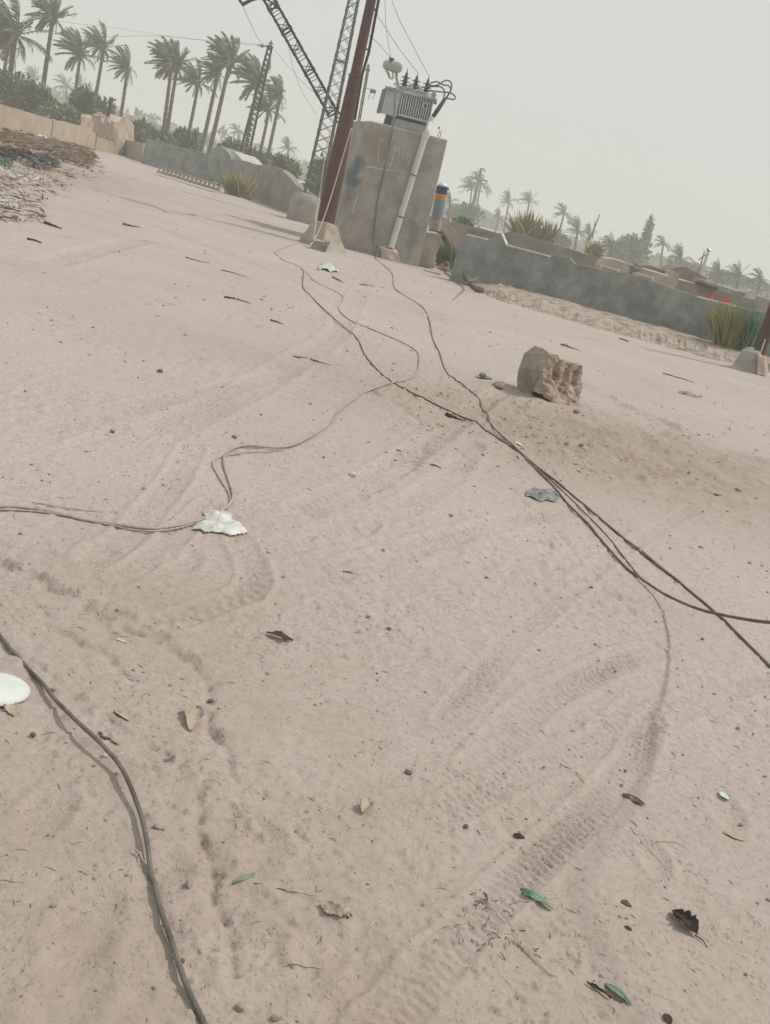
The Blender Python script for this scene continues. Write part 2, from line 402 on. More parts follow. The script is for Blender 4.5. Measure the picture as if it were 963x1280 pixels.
M['tankdark'] = mat('transformer_dark_grey_paint', (.10, .11, .118), (.14, .15, .158), 4, .6, .06)
M['lid'] = mat('dusty_grey_lid', (.33, .335, .325), (.43, .435, .42), 5, .7, .1)
M['porcelain'] = mat('brown_porcelain', (.055, .045, .045), (.085, .070, .068), 5, .3, 0, spec=.5)
M['whitepipe'] = mat('white_plastic_pipe', (.50, .50, .485), (.60, .60, .585), 3, .5, .05, stretch=(1, 1, .3))
M['cable'] = mat('dusty_aluminium_strand', (.085, .072, .062), (.20, .175, .155), 9, .75, .1, 60)
M['cablepale'] = mat('dust_coated_cable', (.32, .275, .24), (.44, .385, .34), 7, .85, .1, 60)
M['cabledark'] = mat('dark_stranded_cable', (.10, .08, .068), (.19, .16, .138), 8, .75, .1, 60)
M['orangewire'] = mat('faded_orange_wire', (.42, .30, .22), (.50, .38, .29), 6, .7, 0)
M['wire'] = mat('thin_overhead_wire', (.09, .09, .088), (.12, .12, .116), 3, .6, 0)
M['plate'] = mat('name_plate', (.38, .39, .385), (.44, .45, .445), 8, .5, 0)
M['ink'] = mat('dark_print', (.035, .035, .037), (.05, .05, .052), 8, .6, 0)
M['chalk'] = mat('chalk_line', (.52, .48, .42), (.68, .64, .58), 14, .95, 0)
M['bluepaint'] = mat('navy_paint', (.020, .035, .095), (.030, .050, .12), 5, .55, .05)
M['orangepaint'] = mat('orange_paint', (.50, .20, .045), (.58, .25, .07), 5, .55, .05)
M['slate'] = mat('slate_blue_paint', (.17, .205, .245), (.22, .255, .295), 3, .55, .05)
M['tan'] = mat('bare_tan_panel', (.33, .27, .22), (.38, .32, .27), 3, .7, .05)
M['glass'] = mat('milky_lamp_cover', (.62, .66, .69), (.70, .73, .75), 3, .25, 0, spec=.5)
M['dusty_iron'] = mat('dusty_rusted_iron', (.33, .28, .235), (.42, .365, .31), 9, .9, .3, 40)
M['rust'] = mat('rusty_pipe', (.09, .045, .03), (.17, .085, .055), 9, .85, .4, 40)
M['trunk'] = mat('palm_trunk', (.075, .062, .05), (.15, .125, .10), 7, .95, .7, 22, bdist=.04)
M['frond'] = mat('palm_frond', (.07, .098, .056), (.125, .16, .095), 3, .65, 0, island=.3)
M['frond_dry'] = mat('dry_palm_frond', (.16, .13, .085), (.24, .20, .13), 3, .8, 0, island=.25)
M['leaf_dark'] = mat('dark_green_leaves', (.05, .072, .034), (.125, .155, .078), 1.2, .6, 0, island=.65)
M['leaf_mid'] = mat('mid_green_leaves', (.085, .115, .055), (.18, .21, .105), 1.2, .6, 0, island=.6)
M['leaf_yel'] = mat('yellow_green_leaves', (.19, .195, .055), (.31, .30, .095), 2, .65, 0, island=.35)
M['leaf_fresh'] = mat('fresh_green_leaves', (.06, .145, .055), (.12, .23, .10), 3, .55, 0, island=.35)
M['drygrass'] = mat('dry_grass', (.36, .30, .16), (.55, .46, .27), 4, .85, 0, island=.4)
M['stone'] = mat('broken_concrete_face', (.25, .18, .138), (.50, .395, .325), 9, .95, .9, 30, bdist=.015, c3=(.375, .285, .228))
M['stone_smooth'] = mat('cast_concrete_face', (.25, .212, .18), (.36, .31, .265), 5, .9, .25, 40)
M['pebble'] = mat('pebble', (.22, .185, .155), (.38, .33, .285), 20, .9, .3, 90, bdist=.003)
M['pebble_dark'] = mat('dark_pebble', (.09, .075, .065), (.19, .16, .14), 20, .85, .2, 90, bdist=.003)
M['pebble_pale'] = mat('pale_chip', (.46, .41, .35), (.58, .53, .47), 20, .9, .2, 90, bdist=.003)
M['bag'] = mat('white_plastic_film', (.40, .385, .35), (.66, .665, .64), 14, .45, .25, 40, spec=.4)
M['bagpale'] = mat('greenish_plastic_film', (.42, .47, .42), (.56, .60, .55), 9, .5, .2, 40)
M['whitedish'] = mat('white_foam_dish', (.56, .575, .565), (.66, .67, .66), 6, .5, .15)
M['greyrag'] = mat('grey_plastic_rag', (.07, .072, .076), (.30, .30, .30), 26, .6, .3, 60)
M['leaf_brown'] = mat('dead_brown_leaf', (.075, .048, .032), (.17, .115, .075), 30, .85, .4, 80, bdist=.003)
M['leaf_black'] = mat('withered_dark_leaf', (.024, .018, .014), (.065, .048, .038), 30, .8, .4, 80, bdist=.003)
M['leaf_tan'] = mat('dry_tan_leaf', (.30, .24, .18), (.44, .37, .29), 30, .85, .3, 80, bdist=.003)
M['leaf_green'] = mat('fallen_green_leaf', (.105, .185, .115), (.19, .29, .20), 26, .6, .3, 80, bdist=.003)
M['stick'] = mat('dry_stick', (.085, .062, .048), (.17, .13, .10), 16, .95, .3, 60)
M['straw'] = mat('straw', (.36, .29, .21), (.52, .44, .34), 16, .9, 0, island=.3)
M['trash_brown'] = mat('brown_palm_litter', (.13, .09, .06), (.27, .20, .14), 6, .95, .3, island=.5)
M['trash_dark'] = mat('charred_rubbish', (.045, .04, .036), (.13, .115, .10), 6, .9, .3, island=.5)
M['trash_grey'] = mat('grey_rubbish', (.17, .155, .15), (.32, .295, .285), 6, .7, .2, island=.4)
M['trash_pale'] = mat('pale_rubbish', (.40, .35, .31), (.60, .55, .50), 6, .8, .1, island=.3)
M['trash_green'] = mat('green_plastic_rubbish', (.07, .13, .08), (.13, .20, .14), 6, .6, .1, island=.4)
M['trash_red'] = mat('pinkish_rubbish', (.32, .16, .12), (.48, .28, .22), 6, .8, .1, island=.4)
M['redmark'] = mat('red_paint_mark', (.50, .065, .06), (.60, .11, .10), 7, .8, 0)
M['brownbeam'] = mat('old_brown_board', (.085, .05, .042), (.12, .072, .06), 5, .9, .2)

def block_mat():     # weathered concrete with old blue and orange paint daubs that belong to the block
    m = M['concrete'].copy(); m.name = 'painted_concrete'; t = m.node_tree; N = t.nodes; L = t.links
    b = N['Principled BSDF']; src = b.inputs['Base Color'].links[0].from_socket
    uv = N.new('ShaderNodeUVMap'); uv.uv_map = 'face'
    sp = N.new('ShaderNodeSeparateXYZ'); L.new(uv.outputs[0], sp.inputs[0])
    nz = N.new('ShaderNodeTexNoise'); nz.inputs['Scale'].default_value = 2.6; nz.inputs['Detail'].default_value = 6; L.new(uv.outputs[0], nz.inputs['Vector'])
    def blob(u, v, ru, rv, col, dens, src):
        def mth(op, a, c):
            q = N.new('ShaderNodeMath'); q.operation = op
            for i, z in ((0, a), (1, c)):
                if hasattr(z, 'links'): L.new(z, q.inputs[i])
                else: q.inputs[i].default_value = z
            return q.outputs[0]
        du = mth('DIVIDE', mth('SUBTRACT', sp.outputs[0], u), ru); dv = mth('DIVIDE', mth('SUBTRACT', sp.outputs[1], v), rv)
        d = mth('SQRT', mth('ADD', mth('MULTIPLY', du, du), mth('MULTIPLY', dv, dv)), 0)
        d = mth('ADD', d, mth('MULTIPLY', mth('SUBTRACT', nz.outputs['Fac'], .5), 3.0))
        mr = N.new('ShaderNodeMapRange'); mr.inputs[1].default_value = 1.1; mr.inputs[2].default_value = .45; mr.inputs[4].default_value = dens; L.new(d, mr.inputs[0])
        x = N.new('ShaderNodeMix'); x.data_type = 'RGBA'; L.new(mr.outputs[0], x.inputs[0]); L.new(src, x.inputs[6]); x.inputs[7].default_value = (*col, 1)
        return x.outputs[2]
    for a in [(-.22, 1.75, .34, .60, (.085, .13, .145), .95), (-.42, 1.25, .25, .35, (.17, .20, .20), .6), (-.30, 1.05, .22, .2, (.26, .165, .09), .7),
              (1.72, .72, .17, .6, (.12, .155, .155), .6), (1.60, 1.2, .12, .25, (.21, .22, .2), .5), (.2, 2.6, .5, .4, (.23, .19, .145), .5)]:
        src = blob(*a[:4], a[4], a[5], src)
    L.new(src, b.inputs['Base Color']); return m
M['block'] = block_mat()

# ------------------------------------------------------------------ the ground sheet
def axis(lim0, lim1, core, s0, g):
    pos = [0.0]
    while pos[-1] < lim1: 
        x = pos[-1]; pos.append(x + s0 + max(0, x - core) * g + max(0, x - 10) * .05)
    neg = [0.0]
    while neg[-1] < -lim0:
        x = neg[-1]; neg.append(x + s0 + max(0, x - core) * g + max(0, x - 10) * .05)
    return np.array([-v for v in neg[:0:-1]] + pos)
def make_ground():
    xs = axis(-330, 330, 1.0, .0058, .0118)
    ys = [-6.0, -3, -1, 0, .6, 1.0, 1.2, 1.3]
    while ys[-1] < 420: ys.append(ys[-1] + max(.0042, .0040 * ys[-1] - .0022) if ys[-1] < 45 else ys[-1] * 1.05)
    ys = np.array(ys)
    X, Y = np.meshgrid(xs, ys); Z = hgt(X, Y)
    n, m = X.shape
    me = bpy.data.meshes.new('ground')
    V = np.stack([X, Y, Z], -1).reshape(-1, 3).astype(np.float32)
    i = np.arange(n * m).reshape(n, m)
    Q = np.stack([i[:-1, :-1], i[:-1, 1:], i[1:, 1:], i[1:, :-1]], -1).reshape(-1, 4)
    me.vertices.add(len(V)); me.vertices.foreach_set('co', V.ravel())
    me.loops.add(Q.size); me.loops.foreach_set('vertex_index', Q.ravel().astype(np.int32))
    me.polygons.add(len(Q)); me.polygons.foreach_set('loop_start', np.arange(0, Q.size, 4, dtype=np.int32))
    me.polygons.foreach_set('use_smooth', np.ones(len(Q), bool))
    at_ = me.attributes.new('brown_mix', 'FLOAT', 'POINT')
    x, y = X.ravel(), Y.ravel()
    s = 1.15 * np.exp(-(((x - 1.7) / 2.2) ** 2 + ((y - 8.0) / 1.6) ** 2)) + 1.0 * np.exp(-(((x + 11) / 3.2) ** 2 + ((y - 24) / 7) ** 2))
    s += .75 * np.clip((3.6 - y) / 2.2, 0, 1) + .4 * np.exp(-(((x + .7) / .7) ** 2 + ((y - 3.3) / .6) ** 2))  # browner towards the front edge, and a small brown patch on the left
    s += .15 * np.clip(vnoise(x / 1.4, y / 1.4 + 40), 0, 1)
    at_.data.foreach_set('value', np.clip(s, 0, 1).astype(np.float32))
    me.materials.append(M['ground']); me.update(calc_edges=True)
    o = bpy.data.objects.new('ground', me); COL.objects.link(o); tag(o, kind='structure')
make_ground()

# ------------------------------------------------------------------ transformer plinth
FLb, FLt = at(429, 312, 25.9), at(464, 151, 25.9)
FRb, FRt = at(524, 331, 26.6), at(560, 175, 26.6)
back = Vector((-.73, 2.05, 0))
fn = (FRb - FLb).cross(FLt - FLb).normalized()
if fn.y > 0: fn = -fn
def on_face(px, py, off=0.0):
    d = ray(px, py); t = (FLb - CP).dot(fn) / d.dot(fn); return CP + d * t + fn * off
blk = thing('transformer_plinth', 'tall weathered concrete block with chalk scratches carrying the grey transformer', 'plinth', (FLb.x, FLb.y, 0))
def ext(b, t, k): return b + (b - t).normalized() * k
b0, b1 = ext(FLb, FLt, .25), ext(FRb, FRt, .3)
mb = MB().hexa([b0, b1, b1 + back, b0 + back], [FLt, FRt, FRt + back, FLt + back])
body = mb.build('body', M['block'], blk)
fine(body, 5, 2, .010, .5)
uvl = body.data.uv_layers.new(name='face')
ex = (FRb - FLb); ex = ex.normalized(); eu = (FLt - FLb); eu = (eu - ex * eu.dot(ex)).normalized()
ro = root_loc(blk)
for l in body.data.loops:
    p = body.data.vertices[l.vertex_index].co + ro - FLb
    d = p.dot(-fn); uvl.data[l.index].uv = (p.dot(ex) - max(0, d) * .45, p.dot(eu))
bv = body.modifiers.new('bevel', 'BEVEL'); bv.width = .03; bv.segments = 2; bv.limit_method = 'ANGLE'; bv.angle_limit = math.radians(50)
# chalk writing on the face
ck = MB()
strokes = [((458, 208), (470, 210), 1.3), ((470, 210), (482, 212), 1.0), ((482, 212), (495, 214), .7), ((495, 214), (508, 216), .5),
           ((474, 177), (473.6, 190), .7), ((473.6, 190), (472.6, 205), .8), ((474.5, 174.5), (479, 176), .7), ((485, 183), (483, 194), .8), ((483, 194), (480.5, 205), .8),
           ((493.5, 182), (492, 194), .9), ((492, 194), (488, 207), .9), ((499.5, 185), (498, 207), .55), ((505, 184), (501.5, 203), .5), ((510, 186), (507, 204), .45), ((512.5, 200), (508, 208), .6),
           ((535, 187), (534.5, 193), .6), ((538.5, 192.5), (549, 186), .6), ((549, 186), (546, 193), .4), ((476, 250), (476, 254), .5), ((487, 249), (487.4, 253), .5)]
for a, b, wd in strokes:
    A, B = on_face(*a, .012), on_face(*b, .012); d = (B - A).normalized(); s = d.cross(fn) * (wd * .0105)
    k = (A - B).length
    MB().hexa([A - s, B - s * .8, B + s * .8, A + s], [q + fn * .004 for q in (A - s, B - s * .8, B + s * .8, A + s)]).build('chalk_mark', M['chalk'], blk)
fl = MB()
for a, b, wd in [((445.5, 248), (443, 256), 1.3), ((443, 257), (441.3, 267), 1.5), ((438, 275), (437, 279), .8), ((436, 281), (435, 286), .7), ((433, 292), (432.3, 297), .8), ((447, 240), (446.5, 244), .6)]:
    A, B = on_face(*a, .012), on_face(*b, .012); d = (B - A).normalized(); s = d.cross(fn) * (wd * .011)
    MB().hexa([A - s, B - s * .6, B + s * .7, A + s * .8], [q + fn * .006 for q in (A - s, B - s * .6, B + s * .7, A + s * .8)]).build('paint_flake', M['coping'], blk)
# rebar stub on the top
rb = MB(); p = at(547.5, 174, 26.9)
for dx in (-.03, .03):
    q = at(548, 172, 26.9) + Vector((dx, 0, -.1)); rb.tube([q, q + Vector((.01, 0, .16)), q + Vector((.02 - dx * .4, 0, .27))], .009, 5)
rb.bar(at(549, 160, 26.9) + Vector((0, 0, -.03)), at(549, 160, 26.9) + Vector((0, 0, .03)), .02)
rb.build('rebar_stub', M['blackiron'], blk)

# lower block leaning on the plinth's right side
Y2 = 26.9
sb = MB(); pts = [(523, 333), (530, 289), (553, 293), (551, 309), (545, 318), (543, 334)]
sb.prism([at(*q, Y2) for q in pts], (-.2, .9, 0))
o = sb.build('concrete_stub', M['footing'], None, origin=at(536, 331, Y2 + .4), bevel=.03); fine(o, 3, 4, .03, .4)
tag(o, 'low crumbling concrete block against the right side of the transformer plinth', 'concrete block')
# footing lump where the pipe enters the ground
fb = MB(); yb = 25.7
top = [(474, 307), (477, 306), (488, 306.5), (497, 315)]
base = [on_face(466, 325, .02), on_face(474, 329, .50), on_face(499, 334, .50), on_face(502, 331, .02)]
tp = [on_face(472, 305, .02), on_face(472, 308, .30), on_face(495, 314, .36), on_face(495, 312, .02)]
fb.hexa([q + Vector((0, 0, -.12)) for q in base], tp)
o = fb.build('pipe_footing', M['footing'], None, origin=base[1], bevel=.05); fine(o, 3, 9, .035, .3)
tag(o, 'rough concrete lump at the foot of the white conduit pipe', 'footing')

# ------------------------------------------------------------------ transformer
tz = thing('transformer', 'grey finned power transformer with three bushings standing on the concrete plinth', 'transformer', at(515, 160, 26.9))
TY = 26.85
A0, A1 = at(497, 146, TY), at(536, 156, TY + .18)           # foot of the finned front, left and right
up = Vector((0.0, 0, 1)); up = (at(504, 113, TY) - A0); hgt_t = up.length; up.normalize()
ax = (A1 - A0); wid = ax.length; ax.normalize()
ax = (ax - up * ax.dot(up)).normalized(); dp = up.cross(ax).normalized()
if dp.y < 0: dp = -dp
DEP = .95
R3 = Matrix((ax, dp, up)).transposed()
def T(u, d, v): return A0 + ax * u + dp * d + up * v
MB().box(T(wid / 2, .22 + DEP / 2, hgt_t / 2 - .02), (wid + .02, DEP, hgt_t + .02), R3).build('tank', M['tankdark'], tz, bevel=.01)
nf = 14
fin_me = None
for i in range(nf):
    u = .02 + (wid - .04) * i / (nf - 1)
    if fin_me is None:
        f0 = MB().box((0, 0, 0), (.030, .24, hgt_t * .90)).build('cooling_fin', M['tankgrey']); f0.parent = tz; fin_me = f0.data; f = f0
    else:
        f = bpy.data.objects.new('cooling_fin', fin_me); COL.objects.link(f); f.parent = tz
    f.location = T(u, .10, hgt_t * .50) - root_loc(tz); f.rotation_euler = R3.to_euler()
MB().box(T(wid / 2, -.02, hgt_t * .95), (wid, .035, .05), R3).build('fin_header', M['tankgrey'], tz)
MB().box(T(wid / 2, -.02, hgt_t * .09), (wid, .035, .05), R3).build('fin_header', M['tankgrey'], tz)
# left flat radiator bank turned a little to us
sp_ = MB(); pl = [at(484.5, 110.5, TY + .3), at(503, 114, TY + .02), at(495.5, 146, TY + .02), at(476.5, 141, TY + .3)]
sp_.prism(pl, dp * .12).build('side_radiator', M['tankgrey'], tz, bevel=.012)
pl2 = [at(481.5, 110, TY + .55), at(484.3, 110.4, TY + .32), at(476.3, 141.2, TY + .32), at(473.8, 139.5, TY + .55)]
MB().prism(pl2, dp * .5).build('side_radiator', M['tankdark'], tz, bevel=.008)
lw = at(482, 108.5, TY + .1); rw = at(546, 124.5, TY + .12); la = (rw - lw); ll = la.length; la.normalize(); lu = (up - la * up.dot(la)).normalized(); ld = lu.cross(la); ld = ld if ld.y > 0 else -ld
RL = Matrix((la, ld, lu)).transposed()
MB().box(lw + la * ll / 2 + ld * .5, (ll, 1.15, .045), RL).build('lid', M['lid'], tz, bevel=.006)
def LP(px, py, d=.5): return at(px, py, TY + d)
# skirt and feet
sk = MB(); q = [at(496, 148, TY + .05), at(535, 158, TY + .2), at(532, 168, TY + .2), at(493.5, 158.5, TY + .05)]
sk.prism(q, dp * .9).build('base_channel', M['lid'], tz, bevel=.01)
for (x0, y0, x1, y1, dd) in ((480.5, 143, 489.5, 157.5, .3), (486, 146, 492, 158, .9)):
    ft = MB().prism([at(x0 + 3, y0, TY + dd), at(x1, y0 + 2.2, TY + dd), at(x1 - 2.5, y1, TY + dd), at(x0 - .5, y1 - 2.4, TY + dd)], dp * .15)
    ft.build('foot', M['tankdark'], tz, bevel=.01)
# name plate
npp = [at(529, 127.2, TY - .02), at(536.2, 129, TY - .02), at(534, 137.2, TY - .02), at(526.8, 135.2, TY - .02)]
pn = (npp[1] - npp[0]).cross(npp[3] - npp[0]).normalized(); pn = -pn if pn.y > 0 else pn
off_ = pn * .02
plate = MB().prism([p + off_ for p in npp], -pn * .02).build('nameplate', M['plate'], tz)
em = MB()
def NP(u, v): return npp[0] + (npp[1] - npp[0]) * u + (npp[3] - npp[0]) * v + pn * .024
for a, b in (((.42, .28), (.72, .28)), ((.42, .28), (.42, .75)), ((.42, .52), (.70, .52)), ((.70, .30), (.70, .75)), ((.42, .75), (.72, .75))):
    A, B = NP(*a), NP(*b); em.bar(A, B, .012, n=4)
em.build('plate_emblem', M['ink'], plate)
# bushings
bsh = [((504.6, 111.5), (510, 86)), ((517.5, 115.2), (522.8, 91)), ((531.6, 118.5), (536.8, 95))]
prof = [(0, .10), (.10, .10), (.11, .06), (.20, .06), (.205, .125), (.235, .125), (.25, .06), (.36, .055), (.365, .12), (.395, .12), (.41, .055), (.55, .05), (.555, .12), (.585, .12), (.60, .045), (.74, .035), (.80, .03), (.82, .018), (1, .006)]
for (a, b) in bsh:
    A, B = LP(*a, .55), LP(*b, .55)
    bo = MB().lathe(A, B, prof, 14).build('bushing', M['porcelain'], tz, smooth=False)
    fp = MB()
    fp.lathe(A - lu * .02, A + lu * .06, [(0, .14), (1, .12)], 12); fp.build('bushing_flange', M['lid'], bo)
# low voltage bushings in front
for px, py in ((512.5, 113), (524, 117.5), (541.5, 121.5)):
    A = LP(px, py, .2)
    MB().lathe(A - lu * .03, A + lu * .17, [(0, .055), (.3, .055), (.35, .08), (.5, .08), (.55, .05), (.8, .05), (1, .02)], 10).build('low_voltage_terminal', M['lid'], tz)
# lifting eye
le = MB(); c_ = LP(494.5, 108, .3)
le.tube([c_ + la * (.05 * math.cos(t)) + lu * (.05 * math.sin(t) + .02) for t in [PI * k / 8 for k in range(9)]], .012, 6); le.build('lifting_eye', M['galv'], tz)
# conservator drum and its bracket
ca, cb = LP(483.5, 81, .95), LP(498.5, 84.6, .30)
r_ = .128
cons = MB().lathe(ca, cb, [(0, .06), (.02, r_ * .8), (.06, r_), (.62, r_), (.63, r_ * 1.10), (.67, r_ * 1.10), (.68, r_), (.94, r_), (.98, r_ * .85), (1.0, .05)], 24).build('conservator', M['lid'], tz, smooth=False)
MB().lathe(LP(489, 79, .55), LP(489.8, 72.5, .55), [(0, .05), (.6, .05), (.62, .075), (1, .07)], 10).build('filler_cap', M['porcelain'], cons)
bk = MB(); bk.bar(LP(483, 88, .6), LP(488.5, 98.5, .55), .025); bk.bar(LP(488.5, 98.5, .55), LP(492, 97.5, .5), .02); bk.bar(LP(491, 90, .45), LP(491.5, 98, .5), .02)
bk.prism([LP(483, 89, .58), LP(486.5, 90, .58), LP(489, 98, .58), LP(485.8, 97.3, .58)], Vector((0, .05, 0)))
bk.build('drum_bracket', M['lid'], tz)
MB().tube([LP(495, 90, .4), LP(495.5, 97, .4), LP(498, 104, .4), LP(498.5, 110, .4)], .03, 8).build('oil_pipe', M['lid'], tz)
# low voltage leads looping over to the conduit
lv = thing('service_cables', 'grey loops of cable arching from transformer terminals into the conduit pipe', 'cables', LP(555, 126, .1))
for lp in ([(524, 110), (536, 108), (548, 106), (556, 101), (562, 101), (565, 107), (562, 116), (556, 124)],
           [(512, 109), (530, 109), (545, 108), (552, 109), (556, 114), (555, 121), (554.5, 127)],
           [(538, 104), (546, 102), (554, 106), (561, 107), (564, 112), (562, 117), (557, 124)],
           [(536, 113), (552, 115), (563, 116), (569.5, 121), (567, 124.5), (560, 123), (556, 125)]):
    P_ = cr([LP(*q, .2 + .05 * k / len(lp)) for k, q in enumerate(lp)], .05); MB().tube(P_, .018, 6).build('lead', M['tankdark'], lv, smooth=True)
MB().tube([LP(555.5, 125, .2), LP(548, 136.5, .15), LP(540, 148, .05)], [.045, .055, .05], 8).build('cable_boot', M['blackiron'], lv, smooth=True)
MB().tube([LP(556.5, 124.5, .22), LP(548, 138, .2), LP(541, 149, .1)], [.03, .03, .03], 8).build('cable_boot', M['tankdark'], lv, smooth=True)
# conduit pipe
cp = thing('conduit_pipe', 'long white plastic conduit pipe slanting down the face of the plinth', 'pipe', on_face(487, 306, .12))
P1, P2 = on_face(530.6, 168.5, .11), on_face(487, 309, .14)
MB().tube([P1, P2], .078, 16).build('pipe', M['whitepipe'], cp, smooth=False)
e1 = [at(540, 146, TY - .1), at(537, 155, TY - .15), P1 + Vector((.03, 0, .1)), P1]
MB().tube(cr(e1, .05), .07, 14).build('upper_sleeve', M['whitepipe'], cp, smooth=True)
MB().lathe(P1 + (P2 - P1).normalized() * .10, P1 - (P2 - P1).normalized() * .04, [(0, .088), (1, .092)], 16).build('pipe_collar', M['whitepipe'], cp)
for k in (.35, .72):
    c_ = P1 + (P2 - P1) * k; d_ = (P2 - P1).normalized(); MB().lathe(c_ - d_ * .02, c_ + d_ * .02, [(0, .084), (1, .084)], 14).build('strap', M['galv'], cp)

# ------------------------------------------------------------------ oxide red stepped pole
PYr = 24.0
rp_ = thing('steel_pole', 'stepped oxide red steel pole rising from a splayed concrete foot before the plinth', 'pole', at(405, 279, PYr))
pb, pm, pt = at(404.5, 290, PYr), at(444.2, 94.5, PYr), at(481, -78, PYr)
pb2 = pb + (pb - pm).normalized() * .35
d_ = (pm - pb).length
MB().lathe(pb2, pm, [(0, .205), (.45, .205), (1, .135)], 28).build('lower_section', M['redpole'], rp_, smooth=False)
MB().lathe(pm - (pt - pm).normalized() * .05, pt, [(0, .118), (.02, .118), (1, .10)], 24).build('upper_section', M['redpole'], rp_)
MB().lathe(pm - (pm - pb).normalized() * .03, pm + (pm - pb).normalized() * .02, [(0, .150), (.7, .150), (1, .12)], 24).build('collar', M['redpole'], rp_)
cdt = MB().tube([at(443.5, 150, PYr + .25), at(453, 93, PYr + .25), at(461, 66, PYr + .2), at(473.5, 0, PYr + .2), at(490, -78, PYr + .2)], .032, 8).build('cable_conduit', M['blackiron'], rp_)
cl = MB()
for py in (120, 60, 10):
    t = (94.5 - py) / 94.5; c_ = at(444.2 + t * 19.8, py, PYr); c2 = at(444.2 + t * 19.8 + 9, py + 2, PYr + .2); MB().bar(c_, c2, .02, n=5).build('clamp', M['blackiron'], rp_)
# bracket on the left of the pole, as seen beside the lattice boom
br = MB(); br.tube([at(424, 134, PYr), at(421, 137, PYr), at(425, 142, PYr), at(426, 148, PYr), at(420, 146, PYr), at(421, 152, PYr), at(426, 155, PYr)], .022, 6); br.build('climbing_bracket', M['blackiron'], rp_)
ca_ = at(481, -70, PYr)
arm = MB().box(ca_, (2.6, .10, .10), Matrix.Rotation(math.radians(8), 3, 'Z')); arm.build('crossarm', M['blackiron'], rp_)
def splay(name, label, cX, hb, ht, hh, rotz, sx=1.0, seed=1, drop=.2):
    b, t = [], []
    for k in range(4):
        a = rotz + PI / 2 * k; c, s = math.cos(a), math.sin(a)
        b.append(cX + Vector((c * hb * sx * 1.08, s * hb * 1.08, -drop))); t.append(cX + Vector((c * ht * sx, s * ht, hh)))
    o = MB().hexa(b, t).build(name, M['footing'], None, origin=cX, bevel=.05); fine(o, 4, seed, .025, .35)
    return tag(o, label, 'footing')
splay('pole_footing', 'splayed concrete foot under the oxide red stepped pole', Vector((at(401, 312, PYr).x, PYr, 0)), .66, .28, .56, math.radians(-80), 1.0, 3)

# ------------------------------------------------------------------ lattice parts
def lattice(root, b, t, wb, wt, n, m, leg_r, br_r, rotz=0.0, plates=(), pat='X'):
    ax_ = (t - b).normalized(); u = Vector((math.cos(rotz), math.sin(rotz), 0)); u = (u - ax_ * u.dot(ax_)).normalized(); v = ax_.cross(u)
    def corner(i, k):
        f = i / n; w_ = (wb + (wt - wb) * f) / 2; a, c = ((-1, -1), (1, -1), (1, 1), (-1, 1))[k % 4]
        return b + (t - b) * f + u * (a * w_) + v * (c * w_)
    for k in range(4):
        A, B = corner(0, k), corner(n, k); d = (B - A); L = d.length; d.normalize()
        q = (u * ((-1, 1, 1, -1)[k]) + v * ((-1, -1, 1, 1)[k])).normalized()
        s1 = (u * (-(-1, 1, 1, -1)[k])) * leg_r * 2; s2 = (v * (-(-1, -1, 1, 1)[k])) * leg_r * 2; th_ = leg_r * .4
        l = MB()                                      # angle iron: two flanges
        l.hexa([A, A + s1, A + s1 + s2.normalized() * th_, A + s2.normalized() * th_], [B, B + s1, B + s1 + s2.normalized() * th_, B + s2.normalized() * th_])
        l.hexa([A, A + s2, A + s2 + s1.normalized() * th_, A + s1.normalized() * th_], [B, B + s2, B + s2 + s1.normalized() * th_, B + s1.normalized() * th_])
        l.build('corner_leg', m, root)
    for i in range(n):
        for k in range(4):
            if pat == 'X': prs = ((corner(i, k), corner(i + 1, k + 1)), (corner(i, k + 1), corner(i + 1, k)))
            elif pat == 'Z': prs = ((corner(i, k), corner(i + 1, k + 1)),) if i % 2 == 0 else ((corner(i, k + 1), corner(i + 1, k)),)
            else: prs = ((corner(i, k), corner(i + 1, k + 1)), (corner(i, k + 1), corner(i + 1, k))) if i % 3 == 0 else ((corner(i + 1, k), corner(i + 1, k + 1)),)
            for A, B in prs: MB().bar(A, B, br_r, n=4).build('brace', m, root)
    for f in plates:
        i = f * n
        for k in range(4): 
            A, B = corner(i, k), corner(i, k + 1); MB().bar(A, B, br_r * 1.8, n=4).build('tie_plate', m, root)
    return corner
LYt = 34.6
lt = thing('lattice_tower', 'slender grey steel lattice tower standing on a rounded concrete base behind the red pole', 'tower', at(391, 246, LYt))
tb_, tt_ = at(390.6, 246, LYt), at(455, -60, LYt)
lattice(lt, tb_, tt_, .60, .27, 22, M['galv'], .026, .014, .25, plates=(.0, .57, 1))
fo = MB(); c_ = Vector((at(380, 272, LYt).x, LYt, 0))
n_ = 14
for (z, r) in ((-.3, .56), (.25, .55), (.70, .53), (.86, .44), (.90, .25)):
    for k in range(n_):
        a = 2 * PI * k / n_; e_ = abs(math.cos(a)) ** 4 + abs(math.sin(a)) ** 4; rr = r / (e_ ** .25)
        fo.v.append(tuple(c_ + Vector((math.cos(a) * rr, math.sin(a) * rr, z))))
for i in range(4):
    for k in range(n_): fo.f.append((i * n_ + k, i * n_ + (k + 1) % n_, (i + 1) * n_ + (k + 1) % n_, (i + 1) * n_ + k))
fo.f.append(tuple(4 * n_ + k for k in range(n_))); fo.f.append(tuple(reversed(range(n_))))
o = fo.build('tower_footing', M['concrete'], None, origin=c_, smooth=True); fine(o, 2, 6, .03, .35)
tag(o, 'rounded concrete base under the grey lattice tower', 'footing')
